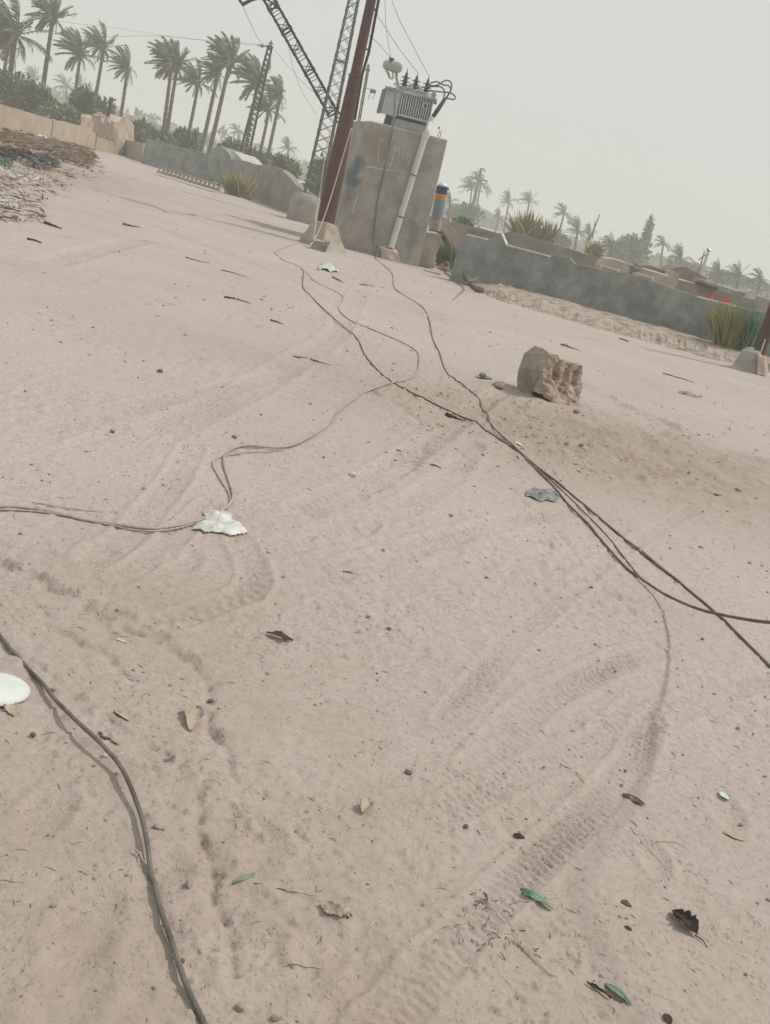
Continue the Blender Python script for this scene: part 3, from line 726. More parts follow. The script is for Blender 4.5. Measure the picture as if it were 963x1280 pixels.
# dark lattice boom bolted to the tower and leaning out to the upper left
bm_ = thing('lattice_boom', 'dark lattice boom slanting up to the left from the grey tower', 'boom', at(414, 138, LYt))
lattice(bm_, at(416, 141, LYt), at(329, -14, LYt + .6), .34, .36, 18, M['blackiron'], .028, .016, .0, plates=(0, .33, .66, .86, 1), pat='W')
ba = MB(); ba.tube([at(350, 12, LYt + .5), at(337, 1, LYt + .5), at(326, -4, LYt + .4)], .03, 6); ba.tube([at(326, -4, LYt + .4), at(314, 0, LYt + .4), at(303, 6, LYt + .4)], .055, 6); ba.tube([at(305, 7, LYt + .4), at(301, 2, LYt + .4), at(299, -1, LYt + .4)], .05, 6)
ba.build('outrigger_arm', M['blackiron'], bm_)

# distant lattice poles
Yd = 60
ld_ = thing('lattice_pole', 'dark tapering lattice pole among the left palms with an insulator on top', 'pole', at(305, 196, Yd))
lattice(ld_, at(303, 204, Yd), at(338, 58, Yd), .62, .27, 22, M['blackiron'], .038, .026, .3, plates=(0, 1), pat='X')
iz = MB(); iz.lathe(at(338.3, 58, Yd), at(339.6, 50.5, Yd), [(0, .05), (.4, .05), (.42, .14), (.6, .14), (.62, .05), (1, .03)], 10); iz.build('insulator', M['porcelain'], ld_)
iz = MB(); iz.bar(at(338, 59, Yd), at(322, 56.5, Yd), .035); iz.lathe(at(327.5, 59.5, Yd), at(328.5, 54.5, Yd), [(0, .03), (.3, .12), (.5, .12), (.7, .05), (1, .03)], 8); iz.build('insulator_arm', M['porcelain'], ld_)
Ye = 72
le_ = thing('lattice_pole', 'small dark lattice pole just right of the red pole, behind the plinth', 'pole', at(441, 200, Ye))
lattice(le_, at(436, 224, Ye), at(460, 88, Ye), .20, .16, 26, M['blackiron'], .03, .018, .3, plates=(0, 1), pat='W')
iz = MB(); iz.lathe(at(459.6, 90, Ye), at(461, 80, Ye), [(0, .12), (.4, .16), (.5, .08), (.7, .1), (1, .04)], 8); iz.build('insulator', M['porcelain'], le_)
iz = MB(); iz.tube([at(455.5, 110, Ye), at(462, 111, Ye), at(466, 113, Ye)], .02, 5)
iz.lathe(at(463, 113, Ye), at(470, 115, Ye), [(0, .1), (.4, .16), (.6, .1), (1, .14)], 8)
iz.tube([at(464, 115, Ye), at(462, 119, Ye), at(460.5, 124, Ye)], .022, 5); iz.tube([at(469, 116, Ye), at(467.5, 121, Ye), at(465, 124, Ye)], .022, 5)
iz.build('insulator_arm', M['porcelain'], le_)
# right-hand far poles
Yu = 150
up_ = thing('utility_pole', 'far utility pole with a crossarm standing between two windblown palms', 'pole', at(588, 270, Yu))
MB().tube([at(584.5, 288, Yu), at(602, 210, Yu)], [.30, .2], 6).build('pole', M['blackiron'], up_)
MB().bar(at(593, 221, Yu), at(610, 227, Yu), .14, n=5).build('crossarm', M['blackiron'], up_)
MB().tube([at(602, 212, Yu), at(605, 211, Yu), at(607, 215, Yu)], .12, 5).build('insulator', M['porcelain'], up_)
Yv = 88
uq = thing('utility_pole', 'pale utility pole with a side bracket beyond the wall with red marks', 'pole', at(876.6, 342, Yv))
MB().tube([at(874.6, 349, Yv), at(886, 313, Yv)], [.12, .10], 8).build('pole', M['tan'], uq)
MB().tube([at(872, 345, Yv), at(881, 314, Yv)], [.06, .05], 6).build('stay_post', M['blackiron'], uq)
MB().bar(at(873, 325, Yv), at(883, 318, Yv), .05).build('bracket', M['blackiron'], uq)
MB().lathe(at(885.7, 314, Yv), at(886.8, 310.5, Yv), [(0, .16), (.5, .2), (1, .08)], 8).build('insulator', M['porcelain'], uq)

# second oxide red pole at the right edge
Y3 = 19.7
r3 = thing('steel_pole', 'oxide red steel pole with concrete foot at the right edge of the photo', 'pole', at(948, 445, Y3))
MB().lathe(at(946.5, 450, Y3), at(1012, 250, Y3), [(0, .112), (.5, .105), (1, .09)], 24).build('shaft', M['redpole'], r3)
ft = MB(); ft.tube([at(949, 446, Y3 - .13), at(954, 432, Y3 - .12), at(957, 424, Y3 - .12)], .012, 6); ft.build('earth_wire', M['coping'], r3)
fo = MB(); yy = Y3 - .35
fo.hexa([at(911, 457, yy) + Vector((0, 0, -.2)), at(952, 470, yy - .1) + Vector((0, 0, -.2)), at(960, 466, yy + .8) + Vector((0, 0, -.2)), at(925, 455, yy + .9) + Vector((0, 0, -.2))],
        [at(928.5, 435.5, yy + .15), at(949.5, 440.5, yy + .1), at(953, 438, yy + .6), at(934, 434, yy + .6)])
o = fo.build('pole_footing', M['concrete'], None, origin=at(930, 459, yy), bevel=.04); fine(o, 3, 8, .02, .3)
tag(o, 'grey splayed concrete foot under the right-edge red pole', 'footing')
fo = MB(); fo.hexa([at(946.5, 468, yy - .12), at(957, 470, yy - .1), at(960, 466, yy + .3), at(949, 464, yy + .3)], [at(947.5, 443, yy), at(956, 447, yy), at(958, 446, yy + .3), at(950, 442, yy + .3)])
o = fo.build('stone_block', M['beige'], None, origin=at(951, 468, yy), bevel=.02); fine(o, 3, 8, .015, .2)
tag(o, 'pale upright stone against the right-edge pole foot', 'stone')

# ------------------------------------------------------------------ banded lamp post box behind the plinth
Yk = 29.6
kc = at(547, 290, Yk)
kb = thing('banded_post', 'post painted in navy, orange and slate bands behind the right edge of the plinth', 'post', (kc.x, Yk, 0))
a0, a1 = at(537.5, 322, Yk), at(553.5, 233, Yk)
a0 = a0 + (a1 - a0) * 0.0
def KB(py): 
    t = (322 - py) / (322 - 233); return a0 + (a1 - a0) * t
ra = .165
for nm, p0, p1, mt, rr in (('base_band', 330, 287.5, 'bluepaint', ra), ('tan_panel', 287.5, 274, 'tan', ra * .98), ('slate_panel', 274, 249.5, 'slate', ra * .98), ('orange_band', 249.5, 242.5, 'orangepaint', ra * .99), ('navy_band', 242.5, 235.5, 'bluepaint', ra * .99), ('cap_plate', 235.5, 233.4, 'bluepaint', ra * 1.18)):
    MB().lathe(KB(p0), KB(p1), [(0, rr), (1, rr)], 20).build(nm, M[mt], kb)
MB().lathe(KB(233.4), KB(227), [(0, ra * .9), (.3, ra * .85), (.7, ra * .55), (1, ra * .12)], 16).build('lamp_cover', M['glass'], kb, smooth=True)

# ------------------------------------------------------------------ earth bank and right-hand walls
def lerp_px(pl, n):
    out = []; 
    for i in range(n):
        t = i / (n - 1) * (len(pl) - 1); k = min(int(t), len(pl) - 2); f = t - k
        out.append((pl[k][0] + (pl[k + 1][0] - pl[k][0]) * f, pl[k][1] + (pl[k + 1][1] - pl[k][1]) * f))
    return out
def make_bank():
    foot = lerp_px([(590, 362), (612, 372), (640, 380), (686, 393), (740, 409), (800, 426), (860, 442), (912, 456), (990, 477), (1200, 535)], 420)
    topp = lerp_px([(592, 348.5), (612, 354), (640, 361.5), (686, 374.5), (740, 388.5), (800, 404.5), (860, 420.5), (912, 434.5), (990, 456), (1200, 514)], 420)
    rows = []
    for i, (a, b) in enumerate(zip(foot, topp)):
        A = G(*a, 0.0); B = G(*b, .20); e = min(1, i / 70)
        A.z = hz(A.x, A.y) - .05; B.z = .20 * (.12 + .88 * e)
        r = []
        for k in range(9):
            f = k / 8; p = A.lerp(B, f); p.z = A.z + (B.z - A.z) * (f ** .75)
            nz = float(vnoise(np.array([i * .09]), np.array([k * .45 + 3]))[0]) + .6 * float(vnoise(np.array([i * .33]), np.array([k * .9]))[0])
            n3 = float(vnoise(np.array([i * .9]), np.array([k * 1.7 + 9]))[0])
            p.y += (nz * .16 + n3 * .07) * math.sin(PI * min(1, f + .1)); p.z += (nz * .06 + n3 * .03) * math.sin(PI * min(1, f + .15)); r.append(p)
        for d in (.6, 2.0, 6.0, 14.0):
            q = B + Vector((.02 * d, d, .02)); q.z += .03 * float(vnoise(np.array([i * .1]), np.array([d]))[0]); r.append(q)
        q = B + Vector((.3, 15, -.6)); r.append(q)
        rows.append(r)
    m = MB(); n = len(rows[0])
    for r in rows: m.v += [tuple(p) for p in r]
    for i in range(len(rows) - 1):
        for k in range(n - 1): m.f.append((i * n + k, (i + 1) * n + k, (i + 1) * n + k + 1, i * n + k + 1))
    o = m.build('earth_bank', M['bank'], smooth=True); tag(o, kind='structure')
make_bank()
WA, WB = G(599, 347.0, .21), G(925, 435.0, .21)
wn = Vector((WB.y - WA.y, -(WB.x - WA.x), 0)).normalized(); wn = wn if wn.y < 0 else -wn     # towards us
def wall(name, label, top, A, B, thick, m, cat='wall', zb=-.2, seed=1, amp=.012, parent=None, left=None):
    T_ = [vp(px, py, A, B) for px, py in top]
    poly = T_ + [Vector((T_[-1].x, T_[-1].y, zb)), Vector((T_[0].x, T_[0].y, zb))]
    n = Vector((B.y - A.y, -(B.x - A.x), 0)).normalized(); n = n if n.y > 0 else -n
    mb = MB(); nt_ = len(T_)
    for i in range(nt_ - 1):             # column by column, shared edges
        pass
    vs = []
    for p in T_:
        vs += [p, Vector((p.x, p.y, zb)), p + n * thick, Vector((p.x, p.y, zb)) + n * thick]
    fs = []
    for i in range(nt_ - 1):
        a, b = 4 * i, 4 * i + 4
        fs += [(a, a + 1, b + 1, b), (a + 2, b + 2, b + 3, a + 3), (a, b, b + 2, a + 2), (a + 1, a + 3, b + 3, b + 1)]
    fs += [(0, 2, 3, 1), (4 * nt_ - 4, 4 * nt_ - 3, 4 * nt_ - 1, 4 * nt_ - 2)]
    mb.add(vs, fs)
    if parent is None:
        o = mb.build(name, m, None, origin=Vector((T_[0].x, T_[0].y, 0))); tag(o, label, cat)
    else: o = mb.build(name, m, parent)
    if amp: fine(o, 3, seed, amp, .8)
    return o
W1 = wall('rendered_wall', 'long low dark grey cement wall with a broken top behind the earth bank',
          [(577, 293.5), (583, 294), (600, 298.2), (609, 300), (614, 296.5), (626, 291), (632.5, 306), (640, 308), (660, 313.5), (688, 321), (700, 318), (712, 322), (720, 331), (740, 335), (768, 341), (784, 341), (812, 350.5), (840, 359.5), (870, 371), (900, 378.5), (921, 384), (948, 389.5), (1000, 403), (1150, 444)], WA, WB, .22, M['greywall'], seed=3)
def coping(a, b, r=.03):
    A, B = vp(*a, WA, WB), vp(*b, WA, WB); d = (B - A).normalized(); s = Vector((0, 0, 1))
    MB().hexa([A + wn * .012 - s * r, B + wn * .012 - s * r, B - wn * .24 - s * r, A - wn * .24 - s * r], [A + wn * .012 + s * r, B + wn * .012 + s * r, B - wn * .24 + s * r, A - wn * .24 + s * r]).build('coping', M['coping'], W1)
for a, b in (((583, 293), (609, 299.3)), ((627, 292), (632.8, 305.5)), ((634, 306.5), (687, 320.5)), ((872, 371), (920, 383))): coping(a, b, .018)
# wall end turning back towards the plinth
sw = MB(); pl = [(546, 330), (546, 274), (550, 271.5), (556, 271), (561, 273.5), (567, 283), (574, 290), (581, 294.5), (575, 318), (571, 334)]
sw.prism([at(*q, 30.9) for q in pl], (-.25, .5, 0))
o = sw.build('curved_wall_end', M['tomb'], None, origin=at(560, 330, 30.9), bevel=.03); fine(o, 3, 4, .02, .5); tag(o, 'brownish rounded wall end sloping down to the dark grey wall', 'wall')
rp2 = MB().tube(cr([at(544, 285, 29.9), at(549.5, 289.5, 29.9), at(556, 297, 29.8), at(560.5, 307, 29.8), at(562, 319, 29.8), at(562, 330, 29.8)], .1), .085, 10).build('bent_pipe', M['rust'], None, origin=at(562, 330, 29.8), smooth=True)
tag(rp2, 'rusty bent pipe curving down beside the brownish wall end', 'pipe')
RA, RB = at(570, 300, 37), at(770, 350, 36)
wall('enclosure_wall', 'grey graveyard enclosure wall showing above the broken dip of the dark grey wall', [(563, 277.5), (600, 285), (622, 291.5), (640, 290), (660, 296), (690, 304.5), (712, 311), (735, 318.5), (760, 325), (782, 331)], RA, RB, .25, M['greywall_pale'], seed=5)
wall('brick_ledge', 'short brown ledge wall behind the pale coping of the dark grey wall', [(584, 285.5), (600, 289), (618, 294), (621, 295)], at(584, 300, 34), at(621, 308, 34), .4, M['mudbrick'], seed=6)

# graves beyond the wall
def tomb(label, quad, Y, depth, body, rim=None, rimr=.035, ybot=None):
    P_ = [at(*q, Y) for q in quad]            # top-left, top-right, then the ground below
    n = Vector((0.05, 1, 0)) * depth
    c = (P_[0] + P_[1]) / 2
    t = thing('grave_tomb', label, 'tomb', (c.x, Y, 0))
    TL, TR = P_[0], P_[1]; b0_ = Vector((P_[3].x, P_[3].y, -.1)); b1_ = Vector((P_[2].x, P_[2].y, -.1))
    o = MB().hexa([b0_, b1_, b1_ + n, b0_ + n], [TL, TR, TR + n, TL + n]).build('body', M[body], t, bevel=.02); fine(o, 3, 7, .015, .5)
    if rim:
        e = [TL, TR, P_[2], P_[3]]
        for a, b in ((0, 1), (1, 2), (2, 3), (3, 0)):
            A, B = e[a] + Vector((0, -.03, 0)), e[b] + Vector((0, -.03, 0)); d = (B - A).normalized()
            MB().bar(A - d * rimr, B + d * rimr, rimr, n=4).build('rim', M[rim], t)
    return t
tomb('small pale framed tomb front above the dark wall, left of two', [(752, 331.5), (773.5, 338), (771, 345), (750, 339.5)], 29.5, 1.2, 'mud', 'coping')
tomb('small pale framed tomb front above the dark wall, right of two', [(797, 341.5), (816, 347.5), (814, 356), (794.5, 350.5)], 29.5, 1.2, 'mud', 'coping')
def roof_tomb(label, poly, Y, depth, m):
    Q = [at(*q, Y) for q in poly]; x0 = sum(q.x for q in Q) / len(Q)
    Q = Q + [Vector((Q[-1].x, Y, -.1)), Vector((Q[0].x, Y, -.1))]
    o = MB().prism(Q, (.05, depth, 0)).build('grave_tomb', M[m], None, origin=(x0, Y, 0), bevel=.03); fine(o, 3, 5, .03, .6); return tag(o, label, 'tomb')
roof_tomb('low pinkish tomb with a sloping top behind the left framed tomb', [(750, 330), (757, 322.5), (770, 324), (783, 328.5), (788, 336)], 33, 1.4, 'tomb')
roof_tomb('grey stepped tomb between the pinkish tomb and the beige tomb', [(786, 331), (792, 331), (797, 336), (806, 339)], 34, 1.2, 'greywall_pale')
roof_tomb('beige tomb with a raised right end left of the red marks', [(806, 336), (824, 341), (840, 346), (844, 338.5), (849, 341), (850, 349), (868, 354)], 33, 1.4, 'tomb')
roof_tomb('long dark-topped low tomb behind the beige tomb', [(800, 331), (812, 331), (836, 339), (842, 343)], 37, 1.5, 'mudbrick')
roof_tomb('brown rounded earth tomb beneath the far leaning pole', [(836, 337), (846, 333.5), (858, 333), (871, 340), (884, 347.5)], 44, 2.0, 'mudbrick')
roof_tomb('long pale grey tomb roof running to the right edge above the red marks', [(878, 349), (900, 356.5), (930, 364.5), (966, 375), (1000, 384)], 40, 1.5, 'greywall_pale')
roof_tomb('small whitewashed mound on the long pale roof by the right edge', [(935, 366), (939, 362.5), (944, 363.5), (947, 369)], 39.6, .6, 'dome')
PA, PB = at(860, 380, 30.5), at(950, 400, 30.5)
pw = wall('marked_wall', 'light grey wall panel bearing two red paint marks above the dark wall', [(850, 350), (860, 352), (873, 355.5), (898, 363.5), (920, 369), (935, 373), (949, 377)], PA, PB, .2, M['greywall_pale'], seed=9)
def rm(name, cx, cy, pts):
    c = [vp(cx + a, cy + b, PA, PB) + Vector((0, -.045, 0)) for a, b in pts]
    o = MB().prism(c, (0, .02, 0)).build(name, M['redmark'], pw)
rm('red_mark', 889, 370.5, [(-7, -2.5), (-3, -3.5), (1, -5), (4.5, -2.5), (6.5, 1), (4, 3), (2, 3.6), (-1, 4.2), (-4, 1.5)])
rm('red_mark', 904.5, 375, [(-7, -1.5), (-2, -2.5), (2, -5), (7.5, -3.8), (7, 3.8), (1, 4), (-3, 2.5), (-7.5, 2)])
rm('red_mark', 874.5, 364, [(-2, -1), (1, -1.6), (3, 0), (1.5, 2), (-2, 1.6)])
bb = MB().prism([at(*q, 30.2) for q in ((874.5, 352), (898, 359.5), (897, 363.3), (874, 356))], (0, .5, 0)).build('roof_board', M['brownbeam'], None, origin=at(886, 360, 30.2)); tag(bb, 'dark brown board lying along the top of the red-marked wall', 'board')

# fallen branch and rubble by the plinth
br_ = thing('fallen_branch', 'long bare fallen branch lying along the ditch edge right of the plinth', 'branch', gnd(575, 345))
pp = [(552, 326, .12), (560, 331, .16), (570, 338, .14), (579, 342, .20), (586, 352, .14), (592, 359, .08), (602, 364, .03)]
MB().tube(cr([G(a, b, c) for a, b, c in pp], .15), [.05 + .035 * math.sin(k * .7) for k in range(len(cr([G(a, b, c) for a, b, c in pp], .15)))], 8).build('limb', M['stick'], br_, smooth=True)
MB().tube(cr([G(547, 326, .06), G(560, 336, .07), G(574, 346, .06), G(585, 354, .03)], .2), .055, 7).build('limb', M['straw'], br_, smooth=True)
MB().tube([G(586, 351, .15), G(595, 349, .28), G(597.5, 346.5, .5)], [.03, .03, .01], 5).build('twig', M['straw'], br_)
def slab(label, c, sx, sy, sz, rz, m, name='rubble_slab', tilt=.1):
    p = gnd(*c); o = MB().box((0, 0, sz / 2), (sx, sy, sz)).build(name, M[m], None, bevel=min(sx, sz) * .12); o.location = p; o.rotation_euler = (tilt, -tilt * .6, rz); fine(o, 3, c[0], sz * (.30 if name == 'foot_stone' else .14), .3)
    o.location.z -= .02; return tag(o, label, 'rubble')
slab('pale flat slab leaning against the ditch edge by the fallen branch', (557, 338), .55, .30, .10, -.7, 'tomb', tilt=.25)
slab('flat pale slab lying in front of the low crumbling block', (541, 341), .42, .2, .06, -.2, 'tomb')
slab('small stone tucked at the foot of the red pole footing', (398, 313), .42, .26, .26, .3, 'concrete', 'foot_stone')

# ------------------------------------------------------------------ left-hand walls and ruins
LA, LB = G(0, 170), G(150, 192)
bw = thing('slab_wall', 'beige plastered slab wall running along the left edge behind the rubbish', 'wall', LA)
for tp in ([(-60, 112), (-20, 124), (0, 130), (30, 139), (60.3, 147.6)], [(61.4, 148.4), (80, 152), (103, 157.5), (116.3, 161.5)], [(117.4, 164), (133, 168.5), (147, 172)]):
    wall('wall_slab', None, tp, LA, LB, .22, M['beige'], parent=bw, seed=tp[0][0])
ru = thing('mud_ruin', 'ruined mud plaster gatepost with a dark brick recess at the end of the beige wall', 'ruin', vp(142, 190, LA, LB))
def off(p, d): return p + Vector((0, -d, 0))
Pp = [off(vp(*q, LA, LB), .35) for q in ((133.5, 192), (135, 150), (141, 143.5), (149, 145.5), (153.5, 151), (155.5, 158), (157, 182), (156, 195))]
o = MB().prism(Pp, (.3, 1.1, 0)).build('pillar', M['mud'], ru, bevel=.08); fine(o, 4, 3, .09, .8)
Pp = [off(vp(*q, LA, LB), .16) for q in ((106.5, 159), (107.5, 143.5), (121, 147), (136, 150.5), (136, 174), (117, 169))]
o = MB().prism(Pp, (.2, .6, 0)).build('brick_recess', M['mudbrick'], ru); fine(o, 3, 3, .04, .5)
Pp = [off(vp(*q, LA, LB), .25) for q in ((103, 166), (103.3, 146), (105, 142.5), (108.5, 143.5), (108.3, 166))]
o = MB().prism(Pp, (.2, .7, 0)).build('jamb', M['mud'], ru); fine(o, 3, 5, .04, .4)
for c in ((122, 147), (126, 145.5), (131, 148)):
    o = MB().box(off(vp(*c, LA, LB), .0), (.5, .4, .35)).build('loose_lump', M['mud'], ru, bevel=.06); fine(o, 3, c[0], .08, .3)
ck_ = MB().box(at(137.4, 138, 60), (.19, .19, 1.4)).build('stub_post', M['blackiron'], None); tag(ck_, 'short dark post standing behind the ruined mud gatepost', 'post')
lb = MB().prism([off(vp(*q, LA, LB), .8) for q in ((146.5, 177), (157, 181.5), (155.5, 194), (144.5, 189.5))], (.2, .5, 0)).build('leaning_slab', M['mudbrick'], None, origin=vp(150, 192, LA, LB), bevel=.04); fine(lb, 3, 5, .04, .5); tag(lb, 'brown slab leaning against the foot of the mud gatepost', 'slab')
L2A, L2B = G(156, 194), G(180, 204)
w2 = wall('low_wall', 'short beige wall between the mud gatepost and the grey wall', [(155, 174), (168, 177), (181.5, 181)], L2A, L2B, .25, M['beige'], seed=4)
jb = [vp(*q, L2A, L2B) + Vector((0, -.06, 0)) for q in ((179.5, 180), (182.3, 181), (181, 205.5), (177.5, 204.5))]
MB().prism(jb, (0, .4, 0)).build('white_jamb', M['coping'], w2)
L3A, L3B = G(181, 206), G(268, 229)
wall('rendered_wall', 'dark grey cement wall in the left distance with palms behind it', [(182.5, 172), (205, 178), (235, 185.5), (264, 193.5), (270, 195)], L3A, L3B, .3, M['greywall'], seed=8, amp=.02)
dt = thing('domed_tomb', 'grey vaulted tomb with a whitewashed curved side at the end of the distant grey wall', 'tomb', G(275, 228))
pl = [(261, 222), (262, 194), (266.5, 187), (272, 183.5), (277, 183), (284, 187.5), (290, 195), (290.5, 205), (288, 225), (276, 230)]
o = MB().prism([vp(*q, L3A, L3B) + Vector((0, -.25, 0)) for q in pl], (.6, 2.2, 0)).build('vault', M['greywall'], dt, bevel=.05); fine(o, 3, 6, .02, .8)
pl = [(285, 187), (291, 188.5), (297, 193.5), (303, 201), (303, 222), (288, 222), (290.5, 198), (288, 191)]
o = MB().prism([vp(*q, L3A, L3B) + Vector((0, .25, 0)) for q in pl], (.7, 1.8, 0)).build('whitewashed_side', M['dome'], dt, bevel=.05); fine(o, 3, 6, .02, .8)
L4A, L4B = G(273, 230), G(362, 266)
wall('taupe_wall', 'dusty taupe wall with a sagging top left of the grey lattice tower', [(277, 201), (285, 199), (300, 200), (312, 203), (325, 206), (340, 208), (352, 212), (360, 219), (366, 226), (371, 232), (382, 240), (400, 246)], L4A, L4B, .3, M['greywall_pale'], seed=2, amp=.03)
fl_ = thing('fallen_lattice', 'length of rusty lattice lying on the ground along the foot of the distant grey wall', 'lattice', G(235, 222))
lattice(fl_, G(200, 212, .22), G(273, 234, .22),   .24, .24, 14, M['dusty_iron'], .03, .022, 0, pat='X')

# ------------------------------------------------------------------ plants
def clump_mesh(rx, ry, rz, n, leaf, seed, clumps=14, up=.3):
    rg = np.random.default_rng(seed); m = MB()
    cs = []
    for i in range(clumps):
        a = rg.uniform(0, 2 * PI); q = rg.uniform(.0, .75) ** .6; zz = rg.uniform(.15, .85)
        cs.append((math.cos(a) * q * rx * (1.1 - .4 * zz), math.sin(a) * q * ry * (1.1 - .4 * zz), zz * rz, rg.uniform(.22, .42)))
    for i in range(n):
        c = cs[rg.integers(len(cs))]; d = rg.normal(size=3); d /= np.linalg.norm(d); q = rg.uniform(.5, 1.25)
        p = Vector((c[0] + d[0] * c[3] * rx * q, c[1] + d[1] * c[3] * ry * q, max(.02, c[2] + d[2] * c[3] * rz * q)))
        t = Vector(d) + Vector((rg.normal() * .6 - .45, rg.normal() * .5, rg.normal() * .5 + up)); t.normalize()
        s = t.cross(Vector(rg.normal(size=3))).normalized(); L = leaf * rg.uniform(.6, 1.4); w_ = L * .22
        m.add([p, p + t * L * .5 + s * w_, p + t * L, p + t * L * .5 - s * w_], [(0, 1, 2, 3)])
    return m
def bush(label, px, py, Y, wpx, hpx, m, n=900, leaf=.22, seed=1, name='bush', cat='bush', clumps=14, up=.3, stemr=.04):
    c = at(px, py, Y); k = Y / FPX * 1.06; rx, rz = wpx * k / 2, hpx * k
    t = thing(name, label, cat, (c.x, Y, 0)); zb = max(0, c.z)
    mb = clump_mesh(rx, min(rx, 2.2), rz, n, leaf, seed, clumps, up)
    mb.v = [(a + c.x, b + Y, d + zb) for a, b, d in mb.v]; mb.build('foliage', M[m], t)
    st = MB(); rg = random.Random(seed)
    for i in range(6):
        a = rg.uniform(0, 6.3); e = Vector((c.x + math.cos(a) * rx * .5, Y + math.sin(a) * .5, zb + rz * rg.uniform(.4, .8)))
        st.tube([Vector((c.x + rg.uniform(-.1, .1), Y, -.05)), (Vector((c.x, Y, 0)) + e) / 2 + Vector((0, 0, .15 * rz)), e], [stemr, stemr * .8, stemr * .3], 5)
    st.build('stem', M['stick'], t); return t
for a in [
    ('dark dense thicket at the left edge behind the beige wall', 10, 134, 66, 66, 36, 'leaf_dark', 2200, .34, 1),
    ('dark green bush between the two leftmost palm trunks', 42, 142, 64, 52, 27, 'leaf_dark', 1700, .32, 2),
    ('low brownish green bush under the tall leaning palm', 78, 152, 63, 48, 15, 'leaf_mid', 1300, .3, 3),
    ('dark broad-leaved bush just left of the mud gatepost', 100, 157, 66, 30, 32, 'leaf_dark', 1500, .34, 4),
    ('pale green shrub behind the mud gatepost', 118, 150, 74, 36, 28, 'leaf_mid', 1300, .32, 5),
    ('spiky green bush right of the mud gatepost', 166, 178, 68, 34, 20, 'leaf_mid', 1500, .4, 6),
    ('dark bush behind the left end of the distant grey wall', 200, 180, 66, 34, 13, 'leaf_mid', 800, .32, 7),
    ('rounded olive bush at the foot of the twin palms', 233, 186, 64, 38, 18, 'leaf_mid', 900, .3, 8),
    ('dark bush between the domed tomb and the dark lattice pole', 288, 194, 66, 28, 13, 'leaf_mid', 600, .3, 9),
    ('low green bush right of the dark lattice pole', 326, 207, 62, 36, 12, 'leaf_mid', 700, .28, 10),
    ('spreading green bush left of the grey lattice tower', 350, 220, 60, 44, 18, 'leaf_mid', 900, .3, 11),
    ('grey-green bush showing through the legs of the lattice tower', 400, 244, 58, 34, 32, 'leaf_mid', 1300, .3, 12),
    ('low green weeds behind the brownish wall end', 577, 290, 40, 22, 12, 'leaf_fresh', 500, .16, 13),
    ('hazy bush under the far utility pole', 580, 284, 120, 44, 20, 'leaf_mid', 1200, .5, 14),
    ('hazy bush right of the yellow-green fan palms', 706, 310, 115, 22, 11, 'leaf_dark', 600, .4, 15),
    ('hazy round bush behind the pinkish tomb', 768, 326, 105, 26, 18, 'leaf_mid', 900, .4, 16),
    ('tall hazy bush with a pointed crown behind the tombs', 788, 330, 115, 40, 30, 'leaf_mid', 1500, .5, 17),
    ('hazy thicket left of the far leaning pole', 856, 340, 130, 44, 9, 'leaf_mid', 800, .5, 18),
    ('hazy thicket at the far right under the palms', 930, 362, 125, 90, 12, 'leaf_mid', 1200, .5, 19),
    ('pale low shrub at the right end of the pinkish tomb', 744, 322, 60, 20, 12, 'leaf_yel', 500, .3, 20)]:
    bush(*a)
bush('narrow spire-shaped conifer rising from the hazy bush behind the tombs', 801, 322, 116, 8, 40, 'leaf_mid', 450, .5, 33, 'conifer', 'tree', 10, .6)

def blades(name, label, cat, c, n, L, spread, mats, wd, seed, group=None, lean=(-.15, 0)):
    t = thing(name, label, cat, c, group); rg = random.Random(seed)
    for mi, (m, fr, dx) in enumerate(mats):
        mb = MB()
        for i in range(int(n * fr)):
            a = rg.uniform(0, 2 * PI); q = rg.uniform(.1, 1) * spread; l = L * rg.uniform(.55, 1.1)
            p = Vector(c) + Vector((rg.gauss(0, .16) * spread + dx, rg.gauss(0, .10) * spread, -.02))
            d = Vector((math.cos(a) * q, math.sin(a) * q, 1)).normalized(); w_ = wd * rg.uniform(.6, 1.2); s = d.cross(Vector((rg.gauss(0, 1), rg.gauss(0, 1), .1))).normalized()
            pts = []
            for k in range(5):
                pts.append(p.copy()); d = (d + Vector((lean[0] * .5, lean[1] * .5, -.12 * q))).normalized(); p = p + d * l / 4
            vs = []
            for k, q_ in enumerate(pts): ww = w_ * (1 - (k / 4) ** 1.6) + .001; vs += [q_ - s * ww, q_ + s * ww]
            mb.add(vs, [(2 * k, 2 * k + 1, 2 * k + 3, 2 * k + 2) for k in range(4)])
        mb.build('leaf_blades', M[m], t)
    return t
blades('agave_clump', 'clump of yellow and green sword leaves against the dark wall near the right pole', 'plant', G(918, 436, .20), 430, 1.0, .55, (('leaf_yel', .62, -.25), ('leaf_fresh', .38, .25)), .026, 3)
blades('dry_grass_tuft', 'yellowing dry grass tuft at the foot of the dusty taupe wall', 'grass', G(296, 245), 420, 1.0, .9, (('leaf_yel', .5, -.1), ('drygrass', .5, .25)), .03, 4)
blades('weed_clump', 'green weeds growing in the gap right of the plinth', 'weeds', G(560, 333, .05), 200, .75, .8, (('leaf_mid', .6, -.1), ('leaf_fresh', .4, .2)), .03, 5)
blades('fan_shrub', 'yellow-green fan shrub standing above the enclosure wall', 'shrub', at(652, 303, 52), 190, 1.65, .85, (('leaf_yel', .7, 0), ('leaf_mid', .3, .15)), .095, 6)
blades('fan_shrub', 'paler fan shrub right of the yellow-green fan shrub', 'shrub', at(678, 303, 54), 160, 1.25, .9, (('leaf_mid', .6, 0), ('leaf_yel', .4, .2)), .075, 7)
